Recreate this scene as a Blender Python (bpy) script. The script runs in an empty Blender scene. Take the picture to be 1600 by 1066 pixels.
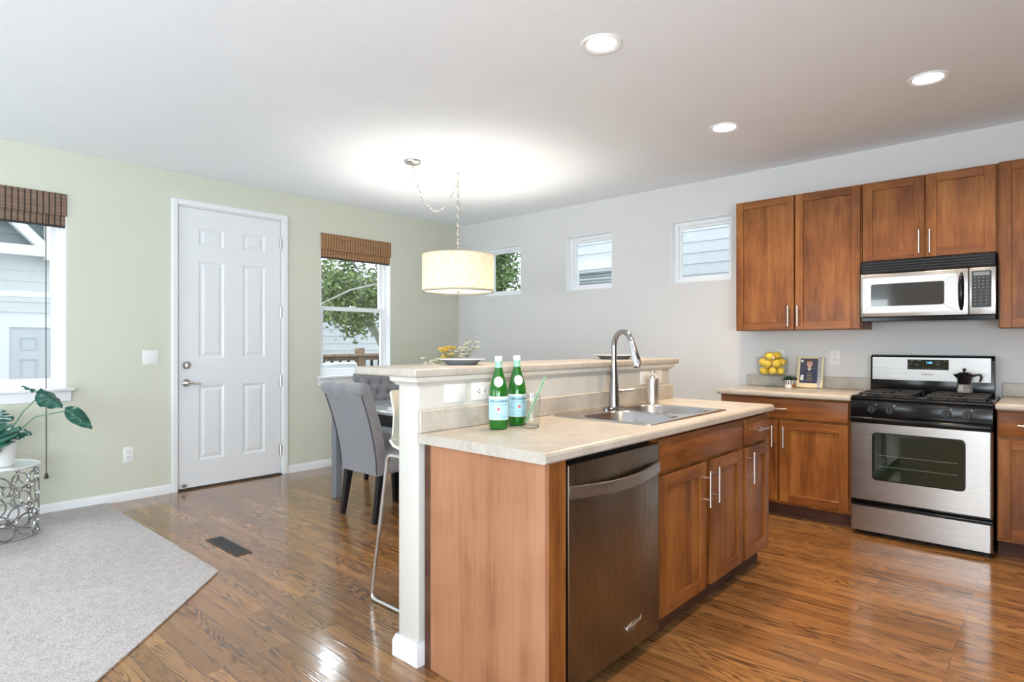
import bpy, bmesh, math, random
from mathutils import Vector, Matrix
random.seed(7)
S = bpy.context.scene
COL = S.collection
PI = math.pi

# ------------------------------------------------------------------ camera, world, big lights, exposure
cam = bpy.data.cameras.new('camera')
cam.sensor_width = 36.0
cam.lens = 945.8 * 36 / 1600
cam.shift_y = 0.00175
cam.clip_start = 0.05
camo = bpy.data.objects.new('camera', cam)
COL.objects.link(camo)
camo.location = (5.572, -5.172, 1.27)
camo.rotation_euler = (PI / 2, 0, math.radians(42.109))
S.camera = camo

w = bpy.data.worlds.new('sky')
S.world = w
w.use_nodes = True
wn = w.node_tree.nodes
wl = w.node_tree.links
bg = wn['Background']
bg.inputs['Color'].default_value = (0.86, 0.93, 1.0, 1)
bg.inputs['Strength'].default_value = 1.75

def area_light(name, loc, rot, sx, sy, power, color):
    l = bpy.data.lights.new(name, 'AREA')
    l.shape = 'RECTANGLE'
    l.size, l.size_y = sx, sy
    l.energy = power
    l.color = color
    o = bpy.data.objects.new(name, l)
    o.location, o.rotation_euler = loc, rot
    COL.objects.link(o)
    return o

# added daylight fill through assumed tall windows of the living room behind the camera
DAY = (0.86, 0.93, 1.0)
area_light('daylight_fill_at_assumed_window', (2.2, -9.22, 1.42), (math.radians(130), 0, 0), 1.9, 1.9, 105, DAY)
area_light('daylight_fill_at_assumed_window', (5.75, -9.22, 1.42), (math.radians(130), 0, 0), 1.9, 1.9, 105, DAY)
# added lights for daylight slanting down through the two windows of the sage wall
area_light('added_sky_at_side_window', (-0.95, -1.48, 2.95), (0, -math.radians(52), 0), 0.9, 0.9, 130, (0.82, 0.91, 1.0))
area_light('added_sky_at_side_window', (-0.95, -4.45, 2.95), (0, -math.radians(52), 0), 0.9, 0.9, 70, (0.82, 0.91, 1.0))
# added fill tilted up at the ceiling, through invented patio doors behind the camera
area_light('ceiling_fill_at_added_door', (7.80, -7.15, 1.15), (0, math.radians(137), 0), 2.1, 3.1, 430, (0.80, 0.90, 1.0))

S.view_settings.view_transform = 'Standard'
S.view_settings.look = 'None'
S.view_settings.exposure = 0.12
S.view_settings.gamma = 1.0
S.view_settings.use_curve_mapping = False
S.cycles.max_bounces = 10
S.cycles.diffuse_bounces = 5
S.cycles.glossy_bounces = 4
S.cycles.transmission_bounces = 8
S.cycles.transparent_max_bounces = 12
S.cycles.use_denoising = True
S.cycles.caustics_reflective = False
S.cycles.caustics_refractive = False
S.cycles.sample_clamp_indirect = 6

# ------------------------------------------------------------------ materials
def N(nt, t, **k):
    n = nt.nodes.new(t)
    for a, b in k.items():
        if a in ('operation', 'blend_type', 'data_type', 'feature', 'wave_type', 'bands_direction', 'noise_dimensions', 'offset_frequency', 'offset', 'squash'):
            setattr(n, a, b)
        else:
            n.inputs[a.replace('_', ' ')].default_value = b
    return n

def mat(name, col=(0.8, 0.8, 0.8), rough=0.5, metal=0.0, spec=0.5, coat=0.0, coat_rough=0.05, sheen=0.0, trans=0.0, ior=1.45, emit=None, estr=0.0):
    m = bpy.data.materials.new(name)
    m.use_nodes = True
    b = m.node_tree.nodes['Principled BSDF']
    b.inputs['Base Color'].default_value = (*col, 1)
    b.inputs['Roughness'].default_value = rough
    b.inputs['Metallic'].default_value = metal
    b.inputs['Specular IOR Level'].default_value = spec
    b.inputs['Coat Weight'].default_value = coat
    b.inputs['Coat Roughness'].default_value = coat_rough
    b.inputs['Sheen Weight'].default_value = sheen
    b.inputs['Transmission Weight'].default_value = trans
    b.inputs['IOR'].default_value = ior
    if emit:
        b.inputs['Emission Color'].default_value = (*emit, 1)
        b.inputs['Emission Strength'].default_value = estr
    return m

def bsdf(m):
    return m.node_tree.nodes['Principled BSDF']

def ramp(nt, stops):
    r = nt.nodes.new('ShaderNodeValToRGB')
    e = r.color_ramp.elements
    while len(e) < len(stops):
        e.new(0.5)
    for i, (p, c) in enumerate(stops):
        e[i].position = p
        e[i].color = (*c, 1) if len(c) == 3 else c
    return r

def noise_on(m, scale, amount, detail=4, stretch=None, bump=0.0, bscale=None, bdist=0.002):
    """vary the base colour a little by noise, and optionally a fine bump"""
    nt = m.node_tree
    b = bsdf(m)
    tc = N(nt, 'ShaderNodeTexCoord')
    src = tc.outputs['Object']
    if stretch:
        mp = N(nt, 'ShaderNodeMapping')
        mp.inputs['Scale'].default_value = stretch
        nt.links.new(src, mp.inputs['Vector'])
        src = mp.outputs['Vector']
    if amount:
        n = N(nt, 'ShaderNodeTexNoise', Scale=scale, Detail=detail)
        nt.links.new(src, n.inputs['Vector'])
        c = b.inputs['Base Color'].default_value[:3]
        r = ramp(nt, [(0.25, tuple(x * (1 - amount) for x in c)), (0.75, tuple(min(1, x * (1 + amount)) for x in c))])
        nt.links.new(n.outputs['Fac'], r.inputs['Fac'])
        nt.links.new(r.outputs['Color'], b.inputs['Base Color'])
    if bump:
        n2 = N(nt, 'ShaderNodeTexNoise', Scale=bscale or scale, Detail=3)
        nt.links.new(src, n2.inputs['Vector'])
        bp = N(nt, 'ShaderNodeBump', Strength=bump, Distance=bdist)
        nt.links.new(n2.outputs['Fac'], bp.inputs['Height'])
        nt.links.new(bp.outputs['Normal'], b.inputs['Normal'])
    return m

def wood(name, dark, mid, light, stretch, rough=0.4, coat=0.12, fine=1.0):
    m = mat(name, mid, rough, spec=0.3, coat=coat, coat_rough=0.15)
    nt = m.node_tree
    b = bsdf(m)
    tc = N(nt, 'ShaderNodeTexCoord')
    oi = N(nt, 'ShaderNodeObjectInfo')
    mul = N(nt, 'ShaderNodeMath', operation='MULTIPLY')
    mul.inputs[1].default_value = 37.0
    nt.links.new(oi.outputs['Random'], mul.inputs[0])
    add = N(nt, 'ShaderNodeVectorMath', operation='ADD')
    nt.links.new(tc.outputs['Object'], add.inputs[0])
    nt.links.new(mul.outputs[0], add.inputs[1])
    mp = N(nt, 'ShaderNodeMapping')
    mp.inputs['Scale'].default_value = stretch
    nt.links.new(add.outputs[0], mp.inputs['Vector'])
    n1 = N(nt, 'ShaderNodeTexNoise', Scale=1.0, Detail=6, Roughness=0.62, Distortion=0.5)
    n2 = N(nt, 'ShaderNodeTexNoise', Scale=7.0, Detail=3, Roughness=0.6)
    n3 = N(nt, 'ShaderNodeTexNoise', Scale=3.5, Detail=3)
    nt.links.new(mp.outputs['Vector'], n1.inputs['Vector'])
    nt.links.new(mp.outputs['Vector'], n2.inputs['Vector'])
    nt.links.new(add.outputs[0], n3.inputs['Vector'])
    r = ramp(nt, [(0.28, dark), (0.5, mid), (0.74, light)])
    a1 = N(nt, 'ShaderNodeMath', operation='MULTIPLY_ADD')
    a1.inputs[1].default_value = 0.38 * fine
    a1.inputs[2].default_value = -0.19 * fine
    nt.links.new(n2.outputs['Fac'], a1.inputs[0])
    a2 = N(nt, 'ShaderNodeMath', operation='ADD')
    nt.links.new(n1.outputs['Fac'], a2.inputs[0])
    nt.links.new(a1.outputs[0], a2.inputs[1])
    a3 = N(nt, 'ShaderNodeMath', operation='MULTIPLY_ADD')
    a3.inputs[1].default_value = 0.5
    a3.inputs[2].default_value = -0.25
    nt.links.new(n3.outputs['Fac'], a3.inputs[0])
    a4 = N(nt, 'ShaderNodeMath', operation='ADD')
    nt.links.new(a2.outputs[0], a4.inputs[0])
    nt.links.new(a3.outputs[0], a4.inputs[1])
    nt.links.new(a4.outputs[0], r.inputs['Fac'])
    nt.links.new(r.outputs['Color'], b.inputs['Base Color'])
    return m

def floor_material():
    m = mat('oak_floorboards', (0.3, 0.15, 0.06), 0.2, coat=0.5, coat_rough=0.09)
    nt = m.node_tree
    b = bsdf(m)
    tc = N(nt, 'ShaderNodeTexCoord')
    br = N(nt, 'ShaderNodeTexBrick', offset=0.37, offset_frequency=3)
    br.inputs['Color1'].default_value = (0, 0, 0, 1)
    br.inputs['Color2'].default_value = (1, 1, 1, 1)
    br.inputs['Mortar'].default_value = (0.5, 0.5, 0.5, 1)
    br.inputs['Scale'].default_value = 1.0
    br.inputs['Mortar Size'].default_value = 0.0009
    br.inputs['Mortar Smooth'].default_value = 0.2
    br.inputs['Brick Width'].default_value = 1.05
    br.inputs['Row Height'].default_value = 0.072
    nt.links.new(tc.outputs['Object'], br.inputs['Vector'])
    rnd = N(nt, 'ShaderNodeSeparateColor')
    nt.links.new(br.outputs['Color'], rnd.inputs[0])
    off = N(nt, 'ShaderNodeCombineXYZ')
    for i, k in enumerate((31.0, 17.0, 53.0)):
        mu = N(nt, 'ShaderNodeMath', operation='MULTIPLY')
        mu.inputs[1].default_value = k
        nt.links.new(rnd.outputs[0], mu.inputs[0])
        nt.links.new(mu.outputs[0], off.inputs[i])
    mp = N(nt, 'ShaderNodeMapping')
    mp.inputs['Scale'].default_value = (1.6, 17.0, 1.0)
    nt.links.new(tc.outputs['Object'], mp.inputs['Vector'])
    add = N(nt, 'ShaderNodeVectorMath', operation='ADD')
    nt.links.new(mp.outputs['Vector'], add.inputs[0])
    nt.links.new(off.outputs[0], add.inputs[1])
    # cathedral grain: contour lines of a stretched noise field
    n1 = N(nt, 'ShaderNodeTexNoise', Scale=0.8, Detail=2.0, Roughness=0.45, Distortion=0.25)
    nt.links.new(add.outputs[0], n1.inputs['Vector'])
    mu = N(nt, 'ShaderNodeMath', operation='MULTIPLY')
    mu.inputs[1].default_value = 95.0
    nt.links.new(n1.outputs['Fac'], mu.inputs[0])
    sn = N(nt, 'ShaderNodeMath', operation='SINE')
    nt.links.new(mu.outputs[0], sn.inputs[0])
    lines = ramp(nt, [(0.0, (0, 0, 0)), (0.42, (0.12, 0.12, 0.12)), (0.95, (1, 1, 1))])
    half = N(nt, 'ShaderNodeMath', operation='MULTIPLY_ADD')
    half.inputs[1].default_value = 0.5
    half.inputs[2].default_value = 0.5
    nt.links.new(sn.outputs[0], half.inputs[0])
    nt.links.new(half.outputs[0], lines.inputs['Fac'])
    # patches where the grain is strong
    n2 = N(nt, 'ShaderNodeTexNoise', Scale=0.9, Detail=2.0)
    nt.links.new(add.outputs[0], n2.inputs['Vector'])
    patch = ramp(nt, [(0.38, (0.15, 0.15, 0.15)), (0.62, (1, 1, 1))])
    nt.links.new(n2.outputs['Fac'], patch.inputs['Fac'])
    lm = N(nt, 'ShaderNodeMath', operation='MULTIPLY')
    nt.links.new(lines.outputs['Color'], lm.inputs[0])
    nt.links.new(patch.outputs['Color'], lm.inputs[1])
    # fine pores
    mp2 = N(nt, 'ShaderNodeMapping')
    mp2.inputs['Scale'].default_value = (9.0, 260.0, 1.0)
    nt.links.new(tc.outputs['Object'], mp2.inputs['Vector'])
    n3 = N(nt, 'ShaderNodeTexNoise', Scale=1.0, Detail=3)
    nt.links.new(mp2.outputs['Vector'], n3.inputs['Vector'])
    base = ramp(nt, [(0.0, (0.185, 0.084, 0.029)), (0.5, (0.30, 0.142, 0.049)), (1.0, (0.43, 0.22, 0.080))])
    bsum = N(nt, 'ShaderNodeMath', operation='MULTIPLY_ADD')
    bsum.inputs[1].default_value = 0.55
    nt.links.new(rnd.outputs[0], bsum.inputs[0])
    pm = N(nt, 'ShaderNodeMath', operation='MULTIPLY')
    pm.inputs[1].default_value = 0.5
    nt.links.new(n3.outputs['Fac'], pm.inputs[0])
    nt.links.new(pm.outputs[0], bsum.inputs[2])
    nt.links.new(bsum.outputs[0], base.inputs['Fac'])
    mx = N(nt, 'ShaderNodeMix', data_type='RGBA')
    fac = N(nt, 'ShaderNodeMath', operation='MULTIPLY')
    fac.inputs[1].default_value = 0.82
    nt.links.new(lm.outputs[0], fac.inputs[0])
    nt.links.new(fac.outputs[0], mx.inputs[0])
    nt.links.new(base.outputs['Color'], mx.inputs[6])
    mx.inputs[7].default_value = (0.062, 0.026, 0.011, 1)
    mo = N(nt, 'ShaderNodeMix', data_type='RGBA')
    nt.links.new(br.outputs['Fac'], mo.inputs[0])
    nt.links.new(mx.outputs[2], mo.inputs[6])
    mo.inputs[7].default_value = (0.05, 0.024, 0.012, 1)
    nt.links.new(mo.outputs[2], b.inputs['Base Color'])
    n4 = N(nt, 'ShaderNodeTexNoise', Scale=5.0, Detail=3)
    nt.links.new(tc.outputs['Object'], n4.inputs['Vector'])
    rr = ramp(nt, [(0.3, (0.14, 0.14, 0.14)), (0.7, (0.25, 0.25, 0.25))])
    nt.links.new(n4.outputs['Fac'], rr.inputs['Fac'])
    nt.links.new(rr.outputs['Color'], b.inputs['Roughness'])
    bp = N(nt, 'ShaderNodeBump', Strength=0.16, Distance=0.0012)
    nt.links.new(lm.outputs[0], bp.inputs['Height'])
    n5 = N(nt, 'ShaderNodeTexNoise', Scale=9.0, Detail=2)
    nt.links.new(tc.outputs['Object'], n5.inputs['Vector'])
    bp2 = N(nt, 'ShaderNodeBump', Strength=0.12, Distance=0.004)
    nt.links.new(n5.outputs['Fac'], bp2.inputs['Height'])
    nt.links.new(bp.outputs['Normal'], bp2.inputs['Normal'])
    nt.links.new(bp2.outputs['Normal'], b.inputs['Normal'])
    nt.links.new(bp2.outputs['Normal'], b.inputs['Coat Normal'])
    return m

def siding_mat(name, col):
    return noise_on(mat(name, col, 0.6), 6, 0.04)

def steel(name, col, rough, stretch):
    m = mat(name, col, rough, metal=1.0)
    nt = m.node_tree
    b = bsdf(m)
    tc = N(nt, 'ShaderNodeTexCoord')
    mp = N(nt, 'ShaderNodeMapping')
    mp.inputs['Scale'].default_value = stretch
    nt.links.new(tc.outputs['Object'], mp.inputs['Vector'])
    n = N(nt, 'ShaderNodeTexNoise', Scale=1.0, Detail=4)
    nt.links.new(mp.outputs['Vector'], n.inputs['Vector'])
    r = ramp(nt, [(0.3, (rough * 0.8,) * 3), (0.7, (rough * 1.25,) * 3)])
    nt.links.new(n.outputs['Fac'], r.inputs['Fac'])
    nt.links.new(r.outputs['Color'], b.inputs['Roughness'])
    bp = N(nt, 'ShaderNodeBump', Strength=0.012, Distance=0.0004)
    nt.links.new(n.outputs['Fac'], bp.inputs['Height'])
    nt.links.new(bp.outputs['Normal'], b.inputs['Normal'])
    return m

def glass_pane(name, tint=(1, 1, 1), refl=1.0):
    m = bpy.data.materials.new(name)
    m.use_nodes = True
    nt = m.node_tree
    nt.nodes.clear()
    out = nt.nodes.new('ShaderNodeOutputMaterial')
    tr = nt.nodes.new('ShaderNodeBsdfTransparent')
    tr.inputs['Color'].default_value = (*tint, 1)
    gl = nt.nodes.new('ShaderNodeBsdfGlossy')
    gl.inputs['Roughness'].default_value = 0.02
    fr = nt.nodes.new('ShaderNodeLayerWeight')
    pw = N(nt, 'ShaderNodeMath', operation='POWER')
    pw.inputs[1].default_value = 4.0
    nt.links.new(fr.outputs['Facing'], pw.inputs[0])
    mu = N(nt, 'ShaderNodeMath', operation='MULTIPLY_ADD')
    mu.inputs[1].default_value = 0.7 * refl
    mu.inputs[2].default_value = 0.035 * refl
    mix = nt.nodes.new('ShaderNodeMixShader')
    nt.links.new(pw.outputs[0], mu.inputs[0])
    nt.links.new(mu.outputs[0], mix.inputs[0])
    nt.links.new(tr.outputs[0], mix.inputs[1])
    nt.links.new(gl.outputs[0], mix.inputs[2])
    nt.links.new(mix.outputs[0], out.inputs[0])
    return m

M = {}
M['ceiling'] = noise_on(mat('ceiling_paint', (0.90, 0.935, 0.975), 0.9), 4, 0.01, bump=0.35, bscale=130, bdist=0.003)
M['green'] = noise_on(mat('sage_wall_paint', (0.63, 0.64, 0.535), 0.7), 3, 0.012, bump=0.28, bscale=55, bdist=0.004)
M['gray'] = noise_on(mat('grey_wall_paint', (0.69, 0.69, 0.69), 0.7), 3, 0.012, bump=0.28, bscale=55, bdist=0.004)
M['cream_wall'] = noise_on(mat('cream_wall_paint', (0.59, 0.57, 0.525), 0.65), 3, 0.012, bump=0.3, bscale=60, bdist=0.004)
M['unseen_brown'] = mat('unseen_wall_reflection_brown', (0.22, 0.15, 0.10), 0.7)  # brown added on the unseen walls to darken reflections in the steel
M['white'] = mat('white_trim_paint', (0.82, 0.83, 0.84), 0.35)
M['door_white'] = noise_on(mat('white_door_paint', (0.78, 0.80, 0.82), 0.38), 3, 0.015)
M['vinyl'] = mat('white_vinyl', (0.86, 0.88, 0.9), 0.3)
M['plastic'] = mat('white_plastic', (0.82, 0.82, 0.80), 0.3)
M['floor'] = floor_material()
M['cherry'] = wood('cherry_wood', (0.12, 0.036, 0.008), (0.235, 0.081, 0.018), (0.34, 0.138, 0.035), (9, 9, 0.9))
M['cherry_h'] = wood('cherry_wood_across', (0.105, 0.031, 0.008), (0.215, 0.072, 0.017), (0.31, 0.12, 0.032), (0.9, 0.9, 9))
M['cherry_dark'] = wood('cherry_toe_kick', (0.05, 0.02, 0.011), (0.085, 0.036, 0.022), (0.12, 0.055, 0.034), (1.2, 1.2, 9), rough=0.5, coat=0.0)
M['laminate'] = wood('cherry_laminate', (0.25, 0.105, 0.050), (0.36, 0.165, 0.085), (0.43, 0.215, 0.12), (8, 8, 0.55), rough=0.45, coat=0.05, fine=0.7)
M['counter'] = mat('laminate_worktop', (0.62, 0.57, 0.50), 0.3)
def speckle(m, c1, c2, c3):
    nt = m.node_tree
    tc = N(nt, 'ShaderNodeTexCoord')
    n1 = N(nt, 'ShaderNodeTexNoise', Scale=9.0, Detail=5, Roughness=0.6)
    n2 = N(nt, 'ShaderNodeTexNoise', Scale=75.0, Detail=4, Roughness=0.7)
    for n in (n1, n2):
        nt.links.new(tc.outputs['Object'], n.inputs['Vector'])
    a = N(nt, 'ShaderNodeMath', operation='MULTIPLY_ADD')
    a.inputs[1].default_value = 0.55
    nt.links.new(n1.outputs['Fac'], a.inputs[0])
    h = N(nt, 'ShaderNodeMath', operation='MULTIPLY')
    h.inputs[1].default_value = 0.45
    nt.links.new(n2.outputs['Fac'], h.inputs[0])
    nt.links.new(h.outputs[0], a.inputs[2])
    r = ramp(nt, [(0.33, c1), (0.5, c2), (0.68, c3)])
    nt.links.new(a.outputs[0], r.inputs['Fac'])
    nt.links.new(r.outputs['Color'], bsdf(m).inputs['Base Color'])
speckle(M['counter'], (0.37, 0.33, 0.275), (0.48, 0.44, 0.385), (0.56, 0.525, 0.48))
M['steel'] = steel('brushed_stainless_steel', (0.47, 0.455, 0.44), 0.30, (3, 3, 700))
M['steel_fascia'] = steel('steel_glare_toned_down', (0.37, 0.36, 0.35), 0.32, (3, 3, 700))  # colour darkened to cut the bright ceiling reflection on the fascia
M['steel_sink'] = steel('satin_sink_steel', (0.52, 0.52, 0.52), 0.2, (60, 60, 60))
M['steel_brown_reflection'] = steel('stainless_brown_reflection', (0.27, 0.225, 0.175), 0.30, (3, 900, 3))  # brown of the reflected floor and cabinets put into the colour
M['nickel'] = mat('brushed_nickel', (0.72, 0.69, 0.65), 0.28, metal=1.0)
M['chrome'] = mat('polished_chrome', (0.78, 0.78, 0.79), 0.08, metal=1.0)
M['faucet'] = mat('faucet_steel', (0.36, 0.37, 0.39), 0.16, metal=1.0)
M['black'] = mat('black_enamel', (0.006, 0.006, 0.007), 0.16, spec=0.35)
M['black_matte'] = mat('black_cast_iron', (0.016, 0.016, 0.017), 0.45)
M['black_plastic'] = mat('black_plastic', (0.012, 0.012, 0.013), 0.3)
M['oven_glass'] = mat('dark_oven_glass', (0.006, 0.016, 0.010), 0.05, coat=1.0, coat_rough=0.02)
M['mw_glass'] = mat('dark_microwave_glass', (0.035, 0.04, 0.045), 0.08, coat=0.8, coat_rough=0.02)
M['display'] = mat('blue_clock_digits', (0.1, 0.5, 0.8), 0.4, emit=(0.15, 0.6, 0.9), estr=1.2)
M['lcd'] = mat('grey_lcd', (0.2, 0.23, 0.24), 0.25)
M['print'] = mat('pale_grey_print', (0.5, 0.5, 0.5), 0.5)
M['slot'] = mat('dark_slot', (0.05, 0.045, 0.04), 0.6)
M['fabric'] = noise_on(mat('grey_linen_fabric', (0.225, 0.228, 0.25), 0.9, sheen=0.4), 250, 0.18, bump=0.3, bscale=420, bdist=0.001)
M['button'] = mat('button_dent_shade', (0.11, 0.10, 0.105), 0.8)  # shade of the deep tuft dents put into the button colour
M['piping'] = mat('dark_piping', (0.05, 0.05, 0.055), 0.8)
M['ebony'] = mat('black_lacquered_wood', (0.010, 0.010, 0.012), 0.25)
M['carpet'] = mat('grey_cut_pile_carpet', (0.50, 0.475, 0.465), 1.0, spec=0.1, sheen=0.3)
def carpet(m):
    nt = m.node_tree
    tc = N(nt, 'ShaderNodeTexCoord')
    n1 = N(nt, 'ShaderNodeTexNoise', Scale=150.0, Detail=5, Roughness=0.8)
    n2 = N(nt, 'ShaderNodeTexNoise', Scale=20.0, Detail=4)
    for n in (n1, n2):
        nt.links.new(tc.outputs['Object'], n.inputs['Vector'])
    a = N(nt, 'ShaderNodeMath', operation='MULTIPLY_ADD')
    a.inputs[1].default_value = 0.12
    nt.links.new(n2.outputs['Fac'], a.inputs[0])
    h = N(nt, 'ShaderNodeMath', operation='MULTIPLY')
    h.inputs[1].default_value = 0.88
    nt.links.new(n1.outputs['Fac'], h.inputs[0])
    nt.links.new(h.outputs[0], a.inputs[2])
    r = ramp(nt, [(0.38, (0.30, 0.275, 0.275)), (0.5, (0.58, 0.55, 0.55)), (0.62, (0.80, 0.77, 0.77))])
    nt.links.new(a.outputs[0], r.inputs['Fac'])
    nt.links.new(r.outputs['Color'], bsdf(m).inputs['Base Color'])
    bp = N(nt, 'ShaderNodeBump', Strength=0.9, Distance=0.006)
    nt.links.new(n1.outputs['Fac'], bp.inputs['Height'])
    nt.links.new(bp.outputs['Normal'], bsdf(m).inputs['Normal'])
carpet(M['carpet'])
M['glass'] = glass_pane('window_glass', (0.97, 0.99, 0.98), 0.6)
M['clear'] = mat('clear_glass', (1, 1, 1), 0.0, trans=1.0, ior=1.45)
M['thin_glass'] = glass_pane('thin_clear_glass', (0.95, 0.97, 0.97), 0.9)
M['frosted'] = mat('frosted_table_glass', (0.62, 0.68, 0.68), 0.08, coat=0.6)
M['bottle'] = mat('green_bottle_glass', (0.028, 0.25, 0.025), 0.04, trans=0.5, ior=1.3, coat=0.5)
M['bottle_cap'] = mat('pale_foil', (0.74, 0.80, 0.76), 0.35)
M['neck_foil'] = mat('green_foil', (0.30, 0.56, 0.42), 0.4)
M['label_blue'] = noise_on(mat('pale_blue_label', (0.42, 0.68, 0.78), 0.5), 30, 0.12)
M['label_white'] = mat('white_label', (0.80, 0.84, 0.84), 0.5)
M['ink_blue'] = mat('dark_blue_ink', (0.02, 0.07, 0.16), 0.5)
M['ink_red'] = mat('red_ink', (0.66, 0.06, 0.07), 0.5)
M['ink_pale'] = mat('pale_blue_ink', (0.22, 0.48, 0.66), 0.5)
M['lemon'] = noise_on(mat('lemon_peel', (0.88, 0.62, 0.07), 0.42), 40, 0.1, bump=0.3, bscale=160, bdist=0.002)
M['leaf'] = noise_on(mat('monstera_leaf', (0.012, 0.085, 0.055), 0.28), 14, 0.35)
M['leaf_back'] = mat('leaf_stem', (0.14, 0.26, 0.13), 0.5)
M['succ'] = noise_on(mat('dark_succulent_leaf', (0.012, 0.05, 0.028), 0.4), 30, 0.3)
M['pot'] = mat('white_ceramic', (0.84, 0.83, 0.81), 0.3)
M['soil'] = noise_on(mat('dark_soil', (0.03, 0.02, 0.013), 0.95), 60, 0.4)
M['copper'] = mat('copper_glaze', (0.55, 0.22, 0.11), 0.3, metal=0.6)
M['porcelain'] = mat('grey_stoneware', (0.30, 0.31, 0.34), 0.25)
M['porcelain_w'] = mat('white_stoneware', (0.75, 0.76, 0.77), 0.2)
M['petal_y'] = noise_on(mat('yellow_petals', (0.85, 0.55, 0.10), 0.6), 40, 0.2)
M['petal_w'] = noise_on(mat('cream_petals', (0.85, 0.78, 0.58), 0.6), 40, 0.15)
M['stem'] = mat('flower_stem', (0.12, 0.2, 0.06), 0.6)
M['stool'] = mat('cream_moulded_shell', (0.80, 0.77, 0.66), 0.3)
M['shade'] = None
M['straw_g'] = mat('green_paper', (0.08, 0.33, 0.08), 0.6)
M['book_page'] = mat('cream_paper', (0.76, 0.66, 0.42), 0.6)
M['book_cover'] = mat('navy_print', (0.045, 0.045, 0.085), 0.35)
M['book_spine'] = noise_on(mat('patterned_paper', (0.42, 0.42, 0.46), 0.5), 120, 0.9)
M['skin'] = mat('printed_skin', (0.62, 0.36, 0.27), 0.5)
M['hair'] = mat('printed_hair', (0.12, 0.06, 0.035), 0.5)
M['navy'] = mat('printed_navy_jumper', (0.025, 0.035, 0.085), 0.5)
M['gold'] = mat('yellow_print', (0.72, 0.52, 0.10), 0.5)
M['vent'] = mat('dark_bronze_register', (0.07, 0.055, 0.045), 0.5, metal=0.4)
M['table_dark'] = mat('charcoal_shade_and_louvre', (0.018, 0.02, 0.026), 0.5)  # shade under the table top as dark colour; also the register louvres
M['table_leg'] = mat('slate_grey_table_leg', (0.20, 0.21, 0.235), 0.5)
M['table_top'] = mat('pale_glass_top', (0.60, 0.64, 0.67), 0.05, coat=0.8)
M['siding'] = siding_mat('white_lap_siding', (0.70, 0.72, 0.75))
M['siding_gray'] = siding_mat('grey_gable_boards', (0.27, 0.31, 0.33))
M['ext_white'] = mat('white_exterior_paint', (0.85, 0.86, 0.88), 0.5)
M['deck'] = noise_on(mat('weathered_deck_wood', (0.25, 0.17, 0.12), 0.8), 20, 0.35, stretch=(1, 1, 1))
M['foliage'] = noise_on(mat('tree_leaves', (0.23, 0.30, 0.12), 0.55), 2.5, 0.6)
M['foliage2'] = noise_on(mat('shrub_leaves', (0.17, 0.26, 0.09), 0.55), 3.5, 0.65)
M['bark'] = noise_on(mat('grey_bark', (0.42, 0.40, 0.37), 0.9), 30, 0.3)
M['ground'] = noise_on(mat('pale_paving', (0.45, 0.45, 0.44), 0.9), 5, 0.15)
M['metal_gray'] = mat('grey_patio_fabric', (0.27, 0.29, 0.30), 0.6)
M['dark_blind'] = mat('dark_green_blind', (0.10, 0.13, 0.12), 0.4)
M['can_glow'] = mat('lamp_lens', (1, 1, 1), 0.4, emit=(1.0, 0.95, 0.88), estr=20.0)
M['bulb_glow'] = mat('bulb_glow', (1, 1, 1), 0.4, emit=(1.0, 0.86, 0.62), estr=6.0)

def bamboo(name, base, thread, pitch):
    m = mat(name, base, 0.7)
    nt = m.node_tree
    b = bsdf(m)
    tc = N(nt, 'ShaderNodeTexCoord')
    sp = N(nt, 'ShaderNodeSeparateXYZ')
    nt.links.new(tc.outputs['Object'], sp.inputs[0])
    # reeds
    mp = N(nt, 'ShaderNodeMapping')
    mp.inputs['Scale'].default_value = (1, 3.0, 170)
    nt.links.new(tc.outputs['Object'], mp.inputs['Vector'])
    n = N(nt, 'ShaderNodeTexNoise', Scale=1.0, Detail=3)
    nt.links.new(mp.outputs['Vector'], n.inputs['Vector'])
    r = ramp(nt, [(0.3, tuple(c * 0.5 for c in base)), (0.5, base), (0.72, tuple(min(1, c * 1.75) for c in base))])
    nt.links.new(n.outputs['Fac'], r.inputs['Fac'])
    md = N(nt, 'ShaderNodeMath', operation='PINGPONG')
    md.inputs[1].default_value = pitch / 2
    nt.links.new(sp.outputs['Y'], md.inputs[0])
    lt = N(nt, 'ShaderNodeMath', operation='LESS_THAN')
    lt.inputs[1].default_value = pitch * 0.12
    nt.links.new(md.outputs[0], lt.inputs[0])
    mx = N(nt, 'ShaderNodeMix', data_type='RGBA')
    nt.links.new(lt.outputs[0], mx.inputs[0])
    nt.links.new(r.outputs['Color'], mx.inputs[6])
    mx.inputs[7].default_value = (*thread, 1)
    nt.links.new(mx.outputs[2], b.inputs['Base Color'])
    bp = N(nt, 'ShaderNodeBump', Strength=0.5, Distance=0.003)
    nt.links.new(n.outputs['Fac'], bp.inputs['Height'])
    nt.links.new(bp.outputs['Normal'], b.inputs['Normal'])
    return m
M['bamboo_dark'] = bamboo('dark_bamboo_weave', (0.20, 0.13, 0.09), (0.03, 0.02, 0.015), 0.036)
M['bamboo_warm'] = bamboo('warm_bamboo_weave', (0.34, 0.185, 0.085), (0.09, 0.04, 0.02), 0.032)

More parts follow.
